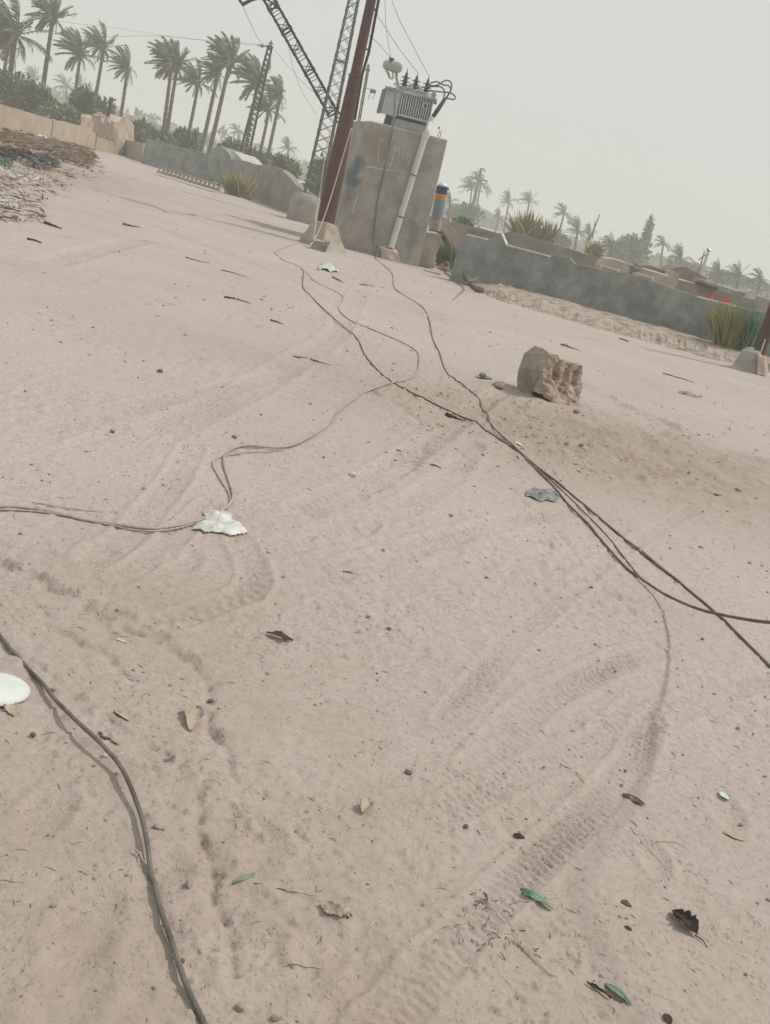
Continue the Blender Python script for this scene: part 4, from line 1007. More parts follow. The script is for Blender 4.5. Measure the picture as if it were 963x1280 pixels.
for i, (a, b) in enumerate(((908, 433), (914.5, 435), (922, 437))):
    p = G(a, b, .19); o = MB().box((0, 0, .05), (.17, .14, .12)).build('foot_stone', M['tomb'], None, bevel=.03); o.location = p; fine(o, 3, i, .025, .12); tag(o, ('pale stone under the yellow sword leaves, leftmost of three', 'pale stone under the yellow sword leaves, middle of three', 'pale stone nearest the right pole under the sword leaves')[i], 'stone')

# ------------------------------------------------------------------ date palms, crowns blown to the left
def frond_mesh(m, az, el, L, droop, rg, wind=1.0, nl=24):
    d = Vector((math.cos(az) * math.cos(el), math.sin(az) * math.cos(el), math.sin(el))); p = Vector((0, 0, 0)); pts = [p.copy()]; ds = []
    n = 9
    for k in range(n):
        f = k / n
        d = (d + Vector((-1.15 * wind, .1, 0)) * (.11 * (.2 + f)) + Vector((0, 0, -droop)) * (.11 + .17 * f)).normalized(); p = p + d * (L / n); pts.append(p.copy()); ds.append(d.copy())
    m.tube(pts, [.014 * (1 - .8 * k / n) + .002 for k in range(n + 1)], 3, cap=False)
    for k in range(nl):
        f = .12 + .88 * (k + rg.random() * .6) / nl; q = f * n; i = min(int(q), n - 1); b = pts[i].lerp(pts[i + 1], min(1, q - i)); t = ds[i]
        side = t.cross(Vector((0, 0, 1))); side = side.normalized() if side.length > .1 else Vector((0, 1, 0))
        ll = .23 * L * (math.sin(PI * min(1, f * .85 + .12)) ** .6) * rg.uniform(.8, 1.15)
        for sg in (-1, 1):
            g = (t * .85 + side * sg * .55 + Vector((-.55 * wind, 0, -.25 + rg.gauss(0, .12)))).normalized(); e = b + g * ll; w_ = g.cross(side * sg + Vector((0, 0, .6))).normalized() * .0125
            mid = b + g * ll * .45
            m.add([b, mid + w_, e + Vector((-.03, 0, -.02)), mid - w_], [(0, 1, 2, 3)])
PROTO = []
for s in range(4):
    rg = random.Random(40 + s); fl = []
    for i in range(46):
        az = rg.gauss(PI, 1.1) if i % 2 else rg.uniform(0, 2 * PI); lo = i >= 38
        el = math.radians(rg.uniform(-25, 8) if lo else rg.uniform(2, 86)); mb = MB()
        frond_mesh(mb, az, el, rg.uniform(.6, .8) if lo else rg.uniform(.82, 1.1), rg.uniform(.9, 1.5) if lo else rg.uniform(.25, .7), rg, rg.uniform(.4, .8) if lo else rg.uniform(.8, 1.3))
        me_o = mb.build('frond', M['frond_dry'] if (lo and i % 3 == 0) else M['frond']); me = me_o.data; bpy.data.objects.remove(me_o); fl.append(me)
    mb = MB()
    for i in range(30):
        az = rg.uniform(0, 2 * PI); el = math.radians(rg.uniform(-20, 88)); frond_mesh(mb, az, el, rg.uniform(.8, 1.1), rg.uniform(.3, .9), rg, rg.uniform(.6, 1.2), 12)
    co = mb.build('crown', M['frond']); cme = co.data; bpy.data.objects.remove(co)
    tm = MB(); n = 30; pts = []; rad = []
    for k in range(n + 1):
        f = k / n; pts.append(Vector((.006 * math.sin(f * 3 + s) * f, .006 * math.sin(f * 2.3 + s * 2) * f, f))); rad.append(.60 * (1.18 - .35 * f + (.35 * max(0, f - .93) / .07) + (.12 if k % 2 else 0) + .5 * max(0, .05 - f) / .05))
    o_ = len(tm.v); tm.tube(pts, [r * .5 for r in rad], 9)
    # unit height, unit width: scaled to each palm
    tm.v = [(p[0] if False else pts[i // 9].x * 20 + (p[0] - pts[i // 9].x), pts[i // 9].y * 20 + (p[1] - pts[i // 9].y), p[2]) for i, p in enumerate(tm.v)]
    to = tm.build('trunk', M['trunk']); tme = to.data; bpy.data.objects.remove(to)
    bt = MB(); rgb = random.Random(s)
    for i in range(26):
        a = rgb.uniform(0, 6.3); b = Vector((math.cos(a) * .05, math.sin(a) * .05, rgb.uniform(-.26, .02))); bt.bar(b, b + Vector((math.cos(a) * .09, math.sin(a) * .09, rgb.uniform(.08, .2))), .022, .012, 4)
    bo_ = bt.build('frond_bases', M['frond_dry']); bme = bo_.data; bpy.data.objects.remove(bo_)
    PROTO.append((fl, cme, tme, bme))
def palm(label, crown, base, Y, rpx, near, proto, group, dia=.36):
    c = at(*crown, Y); b = at(*base, Y); axis_ = (c - b).normalized(); b = c - axis_ * ((c.z + .1) / axis_.z)
    R = rpx * Y / FPX * 1.06; hh = (c - b).length
    t = thing('date_palm', label, 'palm tree', b, group); t.rotation_mode = 'QUATERNION'; t.rotation_quaternion = Vector((0, 0, 1)).rotation_difference(axis_)
    fl, cme, tme, bme = PROTO[proto]
    o = bpy.data.objects.new('trunk', tme); COL.objects.link(o); o.parent = t; o.scale = (dia, dia, hh)
    if near:
        for i, me in enumerate(fl):
            f = bpy.data.objects.new('frond', me); COL.objects.link(f); f.parent = t; f.location = (0, 0, hh); f.scale = (R, R, R)
        f = bpy.data.objects.new('frond_bases', bme); COL.objects.link(f); f.parent = t; f.location = (0, 0, hh); f.scale = (R, R, R)
    else:
        f = bpy.data.objects.new('crown', cme); COL.objects.link(f); f.parent = t; f.location = (0, 0, hh); f.scale = (R, R, R)
GL, GF, GR = 'windblown palms behind the left walls', 'faint distant palms on the left', 'windblown palms beyond the graves on the right'
for i, a in enumerate([
    ('big dark palm with the widest crown, at the top left corner', (19, 44), (7, 128), 66, 48, 1, 0, GL, .50),
    ('palm at the left edge whose crown is half out of frame', (11, 58), (4, 100), 74, 38, 1, 1, GL, .42),
    ('tall leaning palm with a long bare trunk, third from the left edge', (67.5, 24), (50, 137), 68, 34, 1, 2, GL, .46),
    ('palm with a full fan crown between the tall leaning palm and a slimmer palm', (100.5, 70), (94, 125), 78, 31, 1, 3, GL, .42),
    ('slim palm right of the full fan crown, above the mud gatepost', (129.5, 60), (118, 128), 80, 27, 1, 0, GL, .42),
    ('palm with a raised thin crown just right of the mud gatepost', (160.5, 87), (151, 145), 80, 26, 1, 1, GL, .42),
    ('left trunk of the twin palms sharing a bushy crown', (216, 82), (205, 160), 74, 34, 1, 2, GL, .42),
    ('right trunk of the twin palms sharing a bushy crown', (222, 84), (210, 160), 75, 28, 1, 3, GL, .42),
    ('shorter palm right of the twin palms with shaggy hanging fronds', (248, 104), (237, 160), 78, 26, 1, 0, GL, .40),
    ('palm half hidden behind the tallest palm of the middle group', (273, 94), (252, 185), 72, 26, 1, 1, GL, .42),
    ('tallest palm of the middle group, left of the dark lattice pole', (288.5, 80), (263, 185), 70, 36, 1, 2, GL, .44),
    ('palm whose crown is crossed by the dark lattice pole', (322, 106), (307, 190), 76, 34, 1, 3, GL, .42),
    ('short palm just right of the dark lattice pole', (336.5, 138), (325, 190), 80, 23, 1, 0, GL, .40),
    ('palm right of the short palm, with a swept crown and hanging dates', (351, 122), (335, 193), 78, 24, 1, 1, GL, .42),
    ('faint small palm between the two leftmost trunks and the leaning palm', (43, 96), (42, 108), 170, 14, 0, 2, GF, .5),
    ('faint broad palm left of the full fan palm trunk', (83.5, 108), (83, 125), 160, 17, 0, 3, GF, .5),
    ('faint palm right of the full fan palm trunk', (101, 106), (99, 122), 175, 13, 0, 0, GF, .5),
    ('faintest tiny palm beside the leaning trunk', (58, 115), (57, 124), 230, 8, 0, 1, GF, .5),
    ('small faint palm between the middle palm trunks', (260, 176), (260, 186), 170, 9, 0, 2, GF, .5),
    ('small faint palm left of the dark lattice pole foot', (298, 164), (299, 178), 150, 12, 0, 3, GF, .5),
    ('lone faint palm with a forked trunk left of the lattice tower', (360.5, 186), (359, 200), 130, 14, 0, 0, GF, .4),
    ('drooping faint palm just right of the banded post', (563, 252), (561, 272), 110, 13, 0, 1, GR, .4),
    ('far palm immediately left of the far utility pole', (590.5, 236), (586, 270), 150, 17, 0, 2, GR, .42),
    ('far palm immediately right of the far utility pole', (601.5, 230), (594, 272), 150, 18, 0, 3, GR, .42),
    ('smallest short palm left of the pair of equal palms', (623.5, 271), (620, 287), 150, 10, 0, 0, GR, .5),
    ('left of the pair of equal far palms above the grey walls', (636.5, 252), (630, 288), 145, 14, 0, 1, GR, .42),
    ('right of the pair of equal far palms above the grey walls', (662.5, 252), (655, 290), 145, 14, 0, 2, GR, .42),
    ('lone slender palm right of the fan shrubs', (705.5, 267), (696.5, 304), 135, 15, 0, 3, GR, .42),
    ('broad low palm right of the lone slender palm', (722, 291), (719, 306), 115, 19, 0, 0, GR, .45),
    ('narrow palm touching the broad low palm on its right', (737, 291), (734, 304), 120, 12, 0, 1, GR, .42),
    ('broad hazy palm left of the pointed conifer', (765, 310), (763, 325), 95, 19, 0, 2, GR, .45),
    ('slim palm right of the pointed conifer', (829.5, 305), (826, 333), 125, 13, 0, 3, GR, .40),
    ('broad palm with arching fronds left of the pale leaning pole', (851, 325), (849, 338), 105, 19, 0, 0, GR, .45),
    ('broad low palm directly right of the pale leaning pole', (898, 344), (896, 352), 100, 18, 0, 1, GR, .45),
    ('middle one of three low palms above the long pale roof', (924, 345), (922, 355), 100, 18, 0, 2, GR, .45),
    ('rightmost low palm by the red pole at the photo edge', (951, 350), (948, 362), 98, 17, 0, 3, GR, .45)]):
    palm(*a)
sn = MB().tube([at(737, 300, 100), at(750, 268, 100)], [.12, .05], 5); sn.tube([at(741, 298, 100), at(744, 275, 100)], [.08, .03], 4)
o = sn.build('bare_snag', M['stick'], None, origin=at(737, 302, 100)); tag(o, 'thin bare leaning snag above the narrow far palm', 'dead tree')
# far woods: one mass
def far_woods():
    rg = np.random.default_rng(5); m = MB()
    for i in range(260):
        Y = rg.uniform(200, 300); x = rg.uniform(-165, 130); rz = rg.uniform(2.0, 4.5) * (1.25 if x < -40 else .8); rx = rg.uniform(2.5, 6)
        for k in range(60):
            d = rg.normal(size=3); d /= np.linalg.norm(d); p = Vector((x + d[0] * rx, Y + d[1] * 2, max(.1, rz * .45 + d[2] * rz * .6)))
            t = Vector(rg.normal(size=3)).normalized(); s = t.cross(Vector(rg.normal(size=3))).normalized(); L = rg.uniform(.6, 1.3)
            m.add([p - t * L, p + s * L * .5, p + t * L, p - s * L * .5], [(0, 1, 2, 3)])
    tag(m.build('far_woods', M['leaf_mid']), 'faint hazy belt of far trees along the horizon', kind='stuff')
far_woods()
# overhead wires
def wirething(label, pts, r=.011, name='overhead_wire', m='wire', group='thin overhead wires'):
    o = MB().tube(cr(pts, 1.0), r, 4).build(name, M[m], None, origin=pts[0]); return tag(o, label, 'wire', group)
wirething('wire dropping from the left onto the conservator drum', [at(461, 44, 24.4), at(474, 55, 25.5), at(488, 72, 27.2)], .006)
wirething('wire dropping from the top of the photo onto the conservator drum', [at(482, -70, 24), at(481.5, 0, 25), at(483, 36, 26), at(489, 72.5, 27.3)], .006)
wirething('wire running down from beside the red pole to the middle bushing', [at(466, 10, 24.3), at(473, 20.5, 24.6), at(498, 59, 26), at(522.5, 91, 27.4)], .006)
wirething('wire running from the top of the photo to the right bushing', [at(484, -70, 24), at(490, 0, 25), at(512, 49, 26.2), at(536.5, 95, 27.4)], .006)
wirething('slack wire from the boom tip to the dark lattice pole', [at(303, 5, 35), at(312, 26, 42), at(322, 47, 52), at(328.5, 55, 60)], .010)
wirething('near-level wire between the left palms and the dark lattice pole', [at(-20, 30, 66), at(42, 39, 65), at(110, 46, 64), at(200, 45, 63), at(270, 52, 62), at(327, 57, 60)], .010)
wirething('upper near-level wire ending at the dark lattice pole', [at(60, 25, 70), at(150, 36, 68), at(240, 49, 64), at(338, 56, 60)], .008)
wirething('wire sagging from the dark lattice pole to the lattice tower', [at(339, 58, 60), at(362, 84, 52), at(384, 108, 44), at(406, 124, 35)], .008)
wirething('wire curving down from the boom past the swept palm to the tower', [at(357, 36, 35), at(361, 60, 35), at(374, 107, 35), at(396, 143, 34.8)], .006)

# ------------------------------------------------------------------ rubbish on the left
def scatter(name, label, regions, n, m, ln, wd, seed, lift=.05, flat=True):
    rg = random.Random(seed); mb = MB()
    for i in range(n):
        x0, y0, x1, y1, sl = rg.choice(regions); px = rg.uniform(x0, x1); py = rg.uniform(y0, y1) + (px - x0) * sl
        p = gnd(px, py); a = rg.uniform(0, PI); t = Vector((math.cos(a), math.sin(a) * .6, rg.uniform(-.15, .3))).normalized(); s = t.cross(Vector((rg.gauss(0, .4), rg.gauss(0, .4), 1))).normalized()
        L = rg.uniform(*ln) / 2; W = rg.uniform(*wd) / 2; c = p + Vector((0, 0, rg.uniform(0, lift) + .02)); k = Vector((0, 0, W * rg.uniform(.4, 1.2)))
        mb.add([c - t * L, c + s * W + k * .6, c + t * L, c - s * W, c - t * L * .2 + k * 1.6], [(0, 1, 4), (1, 2, 4), (2, 3, 4), (3, 0, 4), (3, 2, 1, 0)])
    return tag(mb.build(name, M[m]), label, kind='stuff')
scatter('palm_litter', 'brown heap of dry palm litter by the beige wall', [(-10, 165, 62, 185, .05), (0, 172, 115, 186, .2), (60, 182, 116, 200, .25)], 1500, 'trash_brown', (.10, .8), (.02, .10), 1, .35)
scatter('grey_rubbish', 'grey plastic and paper rubbish in the left heap', [(8, 186, 62, 206, .2)], 330, 'trash_grey', (.05, .24), (.03, .10), 2, .1)
scatter('charred_rubbish', 'blackened strip of rubbish along the left heap', [(0, 193, 30, 200, .1), (22, 196, 72, 204, .22)], 320, 'trash_dark', (.10, .40), (.03, .12), 3, .18)
scatter('green_rubbish', 'green plastic rubbish at the left edge', [(-12, 202, 14, 211, .1)], 110, 'trash_green', (.06, .25), (.03, .10), 4, .12)
scatter('pink_rubbish', 'pinkish rags in the left heap', [(-10, 182, 20, 192, .1)], 120, 'trash_red', (.06, .25), (.03, .10), 5, .2)
scatter('pale_rubbish', 'pale scraps strewn in front of the left heap', [(-10, 210, 75, 222, .15), (-8, 250, 20, 258, .2), (20, 222, 70, 232, .1)], 420, 'trash_pale', (.04, .20), (.02, .08), 6, .05)
scatter('brown_scraps', 'brown scraps and twigs strewn around the left heap', [(-10, 205, 90, 240, .1), (60, 195, 130, 215, .2), (-10, 240, 60, 275, .1)], 420, 'trash_brown', (.05, .35), (.01, .045), 7, .03)
scatter('grit_litter', 'fine brown grit and splinters about the stone block', [(540, 470, 960, 560, .05), (480, 480, 680, 590, .0), (640, 520, 900, 590, .1)], 420, 'pebble', (.008, .06), (.004, .016), 8, .004)
p = gnd(51, 183); o = MB().box((0, 0, .3), (.34, .3, .26)).build('rubbish_bag', M['bag'], None, bevel=.05); o.location = p; fine(o, 3, 2, .06, .15); tag(o, 'small knotted white bag lying on the left rubbish heap', 'bag')

# ------------------------------------------------------------------ broken stone block
def stone():
    y0 = G(703, 513).y
    S = dict(a=(669.9, 431.2, .50), b=(656.2, 441.2, .48), c=(649.3, 458.6, .46), d=(646.2, 472.3, .45), e=(646.2, 487, .42), f=(662.4, 495, .30), u=(668, 487, .02), h=(680, 486, .0), i=(678.6, 463.6, .0), j=(690, 443.5, .06),
             k=(698.6, 446, .10), l=(709.8, 453, .16), m=(727.8, 456.8, .26), n=(726, 478, .24), o=(728.5, 479, .25), p=(727, 487, .23), q=(723.5, 503.5, .18), r=(714.8, 512.5, .08), s=(703.5, 515, .0), t=(689, 502, .0))
    V = {k: at(x, y, y0 + d) for k, (x, y, d) in S.items()}
    loop = list('abcdefutsrqponmlkj'); cen = sum((V[k] for k in loop), Vector()) / len(loop)
    keys = list(V); vs = [V[k] for k in keys]; ix = {k: i for i, k in enumerate(keys)}
    bk = []
    for k in loop:
        d = V[k] - cen; bk.append(cen + Vector((d.x * .86, d.y * .3 + .42, d.z * .84)) + Vector((.05, 0, -.02)))
    o0 = len(vs); vs += bk; n = len(loop)
    fs = [tuple(ix[k] for k in 'abcdefuhij'), tuple(ix[k] for k in 'jihutsrqponmlk')]
    fs += [(ix[loop[i]], o0 + i, o0 + (i + 1) % n, ix[loop[(i + 1) % n]]) for i in range(n)] + [tuple(o0 + i for i in range(n))]
    m = MB(); m.add(vs, fs); base = Vector((cen.x, cen.y, 0))
    o = m.build('stone_block', M['stone'], None, origin=base); o.data.materials.append(M['stone_smooth'])
    o.data.polygons[0].material_index = 1
    for i in range(2, 2 + n): o.data.polygons[i].material_index = 1 if i - 2 < 5 else 0
    import bmesh
    bm = bmesh.new(); bm.from_mesh(o.data); bmesh.ops.triangulate(bm, faces=bm.faces[:])
    for _ in range(4): 
        lim = .03
        es = [e for e in bm.edges if e.calc_length() > lim]
        if es: bmesh.ops.subdivide_edges(bm, edges=es, cuts=1); bmesh.ops.triangulate(bm, faces=[f for f in bm.faces if len(f.verts) > 3])
    bm.normal_update(); bmesh.ops.recalc_face_normals(bm, faces=bm.faces[:]); bm.normal_update()
    rough = set()
    for f in bm.faces:
        if f.material_index == 0: rough.update(f.verts)
    A = V['j']; B = V['m']; ex = (B - A); W = ex.length; ex.normalize()
    for v in bm.verts:
        wv = v.co + base; r_ = v in rough
        a, b, c = wv.x, wv.y, wv.z
        q = float((vnoise(np.array([a / .09 + c / .2]), np.array([b / .09 + c / .08])) + .6 * vnoise(np.array([a / .035]), np.array([c / .035 + b / .05])))[0])
        q2 = 1 - 2.2 * abs(float(vnoise(np.array([a / .055 + 7]), np.array([c / .045 + b / .06]))[0]))
        dsp = (q * .008 + q2 * .010) if r_ else q * .005
        if r_:
            s_ = (wv - A).dot(ex) / W; hgt_ = (c - V['s'].z) / (A.z - V['s'].z)
            for cx, wd, lo in ((.27, .075, .52), (.58, .085, .48), (.90, .085, .45)):
                dsp -= .052 * math.exp(-((s_ - cx + .02 * q) / wd) ** 8) * max(0, min(1, (hgt_ - lo + .08 * q) * 16))
        v.co += v.normal * dsp
    bm.to_mesh(o.data); bm.free(); tag(o, 'broken grey-brown concrete block with a rough ribbed face lying on the dust', 'stone block')
stone()

# ------------------------------------------------------------------ cables on the ground
def cable(name, label, pts, r, m, lobes=10, pitch=.16, step=.02, nseg=None, group=None, amp=.28, sink=.0, bury=False):
    W_ = []
    for q in pts:
        if len(q) == 4: W_.append(q[3] if isinstance(q[3], Vector) else G(q[0], q[1], q[2]))
        else:
            p = gnd(q[0], q[1]); hh = q[2] if len(q) > 2 else 0
            W_.append(G(q[0], q[1], p.z + r * .75 - sink + hh))
    P_ = cr(W_, step); hs = hgt(np.array([p.x for p in P_]), np.array([p.y for p in P_])); zs = np.array([p.z for p in P_])
    if not bury: zs = np.maximum(zs, hs + r * .55)
    for _ in range(2): zs[1:-1] = np.maximum(.25 * zs[:-2] + .5 * zs[1:-1] + .25 * zs[2:], zs[1:-1] - .002)
    for p, z in zip(P_, zs): p.z = float(z)
    o = MB().tube(P_, r, nseg or lobes * 4, lobes, amp, pitch).build(name, M[m], None, origin=P_[0], smooth=True)
    return tag(o, label, 'cable', group or 'cables lying across the dust')
cable('ground_cable', 'thick twisted grey cable arching along the lower left of the photo', [(-70, 720), (-30, 762, .0), (0, 794, .004), (12.5, 810, .002), (24, 821, -.006), (31, 830, -.0078), (38, 839, -.003), (56, 857, .006), (70, 875, .014), (95, 900, .021), (119, 922, .025), (133, 936, .026), (149, 955, .025), (160, 975, .022), (169, 997, .019), (178.4, 1025, .014), (184.7, 1056, .010), (189, 1092, .006), (194, 1107, .006), (202, 1139, .008), (213.6, 1173, .010), (226, 1211, .009), (236, 1238, .006), (254, 1276, .003), (270, 1312, .002), (292, 1360, 0), (330, 1440, 0)],
        .0056, 'cable', 8, .15, .004, 40, amp=.28, bury=True)
Bp = [(406, 305), (380, 303), (349.7, 311.6), (344.7, 316.6), (354.7, 325), (376, 335), (396, 353), (426, 368), (428, 376), (423.5, 386), (439.4, 401), (472.6, 414.6), (506, 429.5), (522.5, 441), (523, 459.5), (512.5, 473), (492.6, 477.7), (459, 489), (429.4, 509), (412.8, 529), (383, 549), (353, 559), (303, 557.5), (283, 567.5), (280, 582), (290, 612), (290, 625.6), (276.6, 639), (254, 648.5), (240, 653.6), (194, 660.6), (152, 657), (106, 650), (63.6, 639.5), (21, 633.5), (0, 633), (-60, 634)]
cable('ground_cable', 'pale dusty cable winding from the red pole to the white bag and the left edge', [q + (.006 if 459 < q[1] < 560 else 0,) for q in Bp], .0072, 'cablepale', 6, .16, .03, 18)
cable('ground_cable', 'second thinner strand looping beside the pale cable above the white bag', [(395, 545), (350, 563), (300, 567), (272, 573), (266, 582), (276, 600), (287, 620), (281, 641), (240, 656), (196, 663.5), (150, 660), (62, 641), (-10, 637), (-60, 638)], .0050, 'cablepale', 6, .14, .03, 14)
Cp = [(376, 335), (379.6, 341.5), (379, 358), (389.6, 371.4), (419.5, 399.6), (446, 423), (456, 443), (472.6, 463), (492.6, 479.4), (526, 496), (559, 512.6), (585, 524.6), (610, 539.6), (645, 562), (662, 578), (689.6, 605), (709.5, 629), (734.5, 654), (754, 677.5), (781, 707.6, .0), (800, 722, .01), (830, 742, .036), (870, 760, .13), (910, 770, .25), (963, 778, .42), (0, 0, 0, Vector((1.415, 3.02, .57))), (0, 0, 0, Vector((1.395, 2.80, .69))), (0, 0, 0, Vector((1.36, 2.59, .82))), (0, 0, 0, Vector((1.36, 2.3, .96))), (0, 0, 0, Vector((1.7, 1.8, 1.06))), (0, 0, 0, Vector((2.5, 1.4, .8))), (0, 0, 0, Vector((3.1, 1.2, .2))), (0, 0, 0, Vector((3.6, 1.1, .01)))]
cable('ground_cable', 'dark cable lifting off the dust towards the right edge and casting a separate shadow', Cp, .0066, 'cabledark', 7, .16, .025, 21)
Dp = [(469, 323), (489, 340), (492.6, 358), (506, 369.7), (529, 384.7), (537.4, 403), (541, 423), (549, 439.5), (559, 466), (585, 487), (600, 507), (615, 532), (642, 557), (667, 579.5), (694.6, 601), (722, 624), (757.5, 654), (798, 687.5), (841, 721), (895, 766), (935, 805), (962, 832), (1010, 880), (1080, 930), (1180, 985), (1330, 1030), (1500, 1060), (1700, 1100)]
cable('ground_cable', 'dark cable running from the plinth past the stone block to the lower right edge', Dp, .0064, 'cabledark', 7, .16, .025, 21)
cable('ground_cable', 'thin dark strand lying between the two dark cables right of the grey rag', [(640, 556), (660, 574), (692, 603), (712, 622), (752, 662), (775, 690), (792, 712), (806, 727)], .0042, 'cabledark', 5, .14, .03, 14)
cable('ground_cable', 'short strand beside the dark cable near the right edge', [(786, 676), (806, 692), (826, 708), (850, 727), (862, 739)], .0040, 'cabledark', 5, .14, .03, 14)
ew = [LP(497, 92, .3), LP(495, 112, -.05), at(492.5, 148, TY - .25), on_face(491, 160, .05), on_face(485, 188, .03), on_face(480, 215, .03), on_face(474, 240, .03), on_face(471, 256, .03), on_face(468, 282, .04), on_face(466.5, 303, .06), on_face(467, 316, .35), gnd(469, 323) + Vector((0, 0, .015))]
o = MB().tube(cr(ew, .1), .016, 6).build('earthing_wire', M['galv'], None, origin=ew[-1], smooth=True); tag(o, 'earthing wire hanging from the transformer down the plinth face to the ground', 'wire')
ow = [at(439.5, 160, PYr - .30), at(430, 192, PYr - .34), at(413, 249, PYr - .55), at(398, 290, PYr - 1.0), gnd(386, 311) + Vector((0, 0, .015))]
o = MB().tube(cr(ow, .1), .017, 6).build('hanging_wire', M['orangewire'], None, origin=ow[-1], smooth=True); tag(o, 'pale orange wire hanging slack in front of the red pole', 'wire')
ow = [at(412, 168, PYr - .1), at(406, 200, PYr - .2), at(399, 250, PYr - .3), at(395, 277, PYr - .6), gnd(391, 309) + Vector((0, 0, .015))]
o = MB().tube(cr(ow, .1), .012, 6).build('hanging_wire', M['coping'], None, origin=ow[-1], smooth=True); tag(o, 'thin white wire hanging left of the red pole to the ground', 'wire')

# ------------------------------------------------------------------ litter
def leaf(name, label, a, b, wratio, m, curl=.5, lift=.0, seed=0, jag=.1, group=None, cat='leaf', fold=.0, stem=False):
    A, B = gnd(*a), gnd(*b); ax_ = B - A; L = ax_.length; ax_.normalize(); sd_ = Vector((0, 0, 1)).cross(ax_).normalized(); up_ = ax_.cross(sd_); up_ = up_ if up_.z > 0 else -up_
    rg = random.Random(seed); nu, nv = 16, 8; W_ = L * wratio; m_ = MB()
    jl = [[1 + rg.uniform(-jag, jag) for _ in range(nu + 1)] for _ in (0, 1)]
    for i in range(nu + 1):
        t = i / nu; w0 = W_ * .5 * max(.02, math.sin(PI * min(.985, max(.015, t ** .9))) ** .75)
        for j in range(nv + 1):
            s = -1 + 2 * j / nv; ww = w0 * (jl[0 if s < 0 else 1][i] if abs(s) > .7 else 1)
            an = s * curl * 1.6
            y = (math.sin(an) / (curl * 1.6) if curl > .02 else s) * ww; z = ((1 - math.cos(an)) / (curl * 1.6) if curl > .02 else 0) * ww + abs(s) * fold * ww
            z += L * .05 * float(vnoise(np.array([t * 4 + seed]), np.array([s * 1.5 + seed]))[0]) + lift * L * math.sin(PI * t) + L * .03 + curl * L * .06 * (2 * t - 1) ** 2
            m_.v.append(tuple(A + ax_ * (L * t) + sd_ * y + up_ * max(.0015, z)))
    for i in range(nu):
        for j in range(nv): k = i * (nv + 1) + j; m_.f.append((k, k + 1, k + nv + 2, k + nv + 1))
    if stem: m_.tube([B - ax_ * L * .05 + up_ * .004, B + ax_ * L * .2 + up_ * .006 + sd_ * L * .05, B + ax_ * L * .42 + up_ * .003 + sd_ * L * .02], [L * .02, L * .016, L * .012], 5)
    o = m_.build(name, M[m], None, origin=A, smooth=True); sm = o.modifiers.new('thickness', 'SOLIDIFY'); sm.thickness = .0012
    return tag(o, label, cat, group)
leaf('dead_leaf', 'curled brown leaf lying in the middle left of the dust', (333, 793), (366, 803), .45, 'leaf_brown', .95, .05, 1, .2)
leaf('dead_leaf', 'tan crumpled leaf standing on edge left of the rut', (245, 886), (238, 916), .55, 'leaf_tan', .8, .06, 2, .2)
leaf('dead_leaf', 'large crumpled dark leaf with a stalk at the lower right', (839, 1141), (870, 1172), .75, 'leaf_black', .8, .10, 3, .28, stem=True)
leaf('green_leaf', 'narrow pointed green leaf beside the pale bent straw', (650, 1113), (690, 1139), .30, 'leaf_green', .3, .03, 4, .02, fold=.35)
leaf('green_leaf', 'pale green leaf beside the dark twisted leaf at the bottom right', (756, 1231), (788, 1258), .34, 'leaf_green', .35, .02, 5, .02, fold=.3)
leaf('green_leaf', 'small narrow green leaf right of the thick twisted cable', (291, 1106), (318, 1094), .20, 'leaf_green', .3, .02, 6, .02, fold=.3)
leaf('dead_leaf', 'thin dark rolled leaf at the bottom right', (733, 1230), (763, 1250), .28, 'leaf_black', 1.1, .04, 7, .15)
leaf('dead_leaf', 'upright split tan leaf in the middle of the foreground', (452, 1019), (462, 1004), .8, 'leaf_tan', .9, .14, 8, .25)
leaf('dead_leaf', 'grey-brown leaf on the faint cable shadow at the right', (778, 994), (806, 1008), .45, 'leaf_brown', .4, .03, 9, .1)
leaf('dead_leaf', 'small dark triangular leaf scrap right of centre foreground', (642, 1044), (656, 1049), .65, 'leaf_black', .4, .03, 10, .2)
leaf('dead_leaf', 'pale tan leaf scrap beside the ridge left of the tan crumpled leaf', (143, 889), (162, 902), .5, 'leaf_tan', .5, .04, 11, .2)
leaf('dead_leaf', 'faint pressed brown leaf at the far right of the dust', (904, 1041), (930, 1052), .32, 'leaf_tan', .15, .0, 12, .1)
leaf('dead_leaf', 'small brown leaf scrap left of the crumpled dark leaf', (776, 1127), (790, 1134), .55, 'leaf_brown', .5, .03, 13, .3)
leaf('dead_leaf', 'small dark scrap below the small brown leaf scrap', (781, 1158), (790, 1164), .7, 'leaf_black', .5, .03, 14, .3)
leaf('dead_leaf', 'dark leaf scrap at the bottom edge right of centre', (831, 1268), (838, 1282), .75, 'leaf_black', .6, .05, 15, .2)
leaf('plastic_scrap', 'green plastic scrap beyond the stone block', (594, 472), (616, 474.5), .35, 'leaf_green', .3, .03, 16, .2, cat='scrap')
leaf('plastic_scrap', 'reddish brown scrap right of the stone block', (848, 491), (877, 498), .28, 'trash_red', .4, .03, 17, .2, cat='scrap')
leaf('plastic_scrap', 'small pale green scrap pressed into the dust at the right', (899, 990), (911, 1000), .7, 'bagpale', .1, 0, 18, .2, cat='scrap')
leaf('plastic_scrap', 'white scrap beside the dark cable below the stone block', (644, 553), (654, 560), .5, 'bag', .3, .04, 19, .2, cat='scrap')
leaf('plastic_scrap', 'pale crumpled scrap left of the pressed white scrap by the cables', (537, 580), (552, 586), .6, 'bag', .5, .08, 20, .3, cat='scrap')
leaf('plastic_scrap', 'tiny white scrap in the rut below the pale cable', (145, 799), (157, 804), .5, 'bag', .4, .05, 21, .3, cat='scrap')
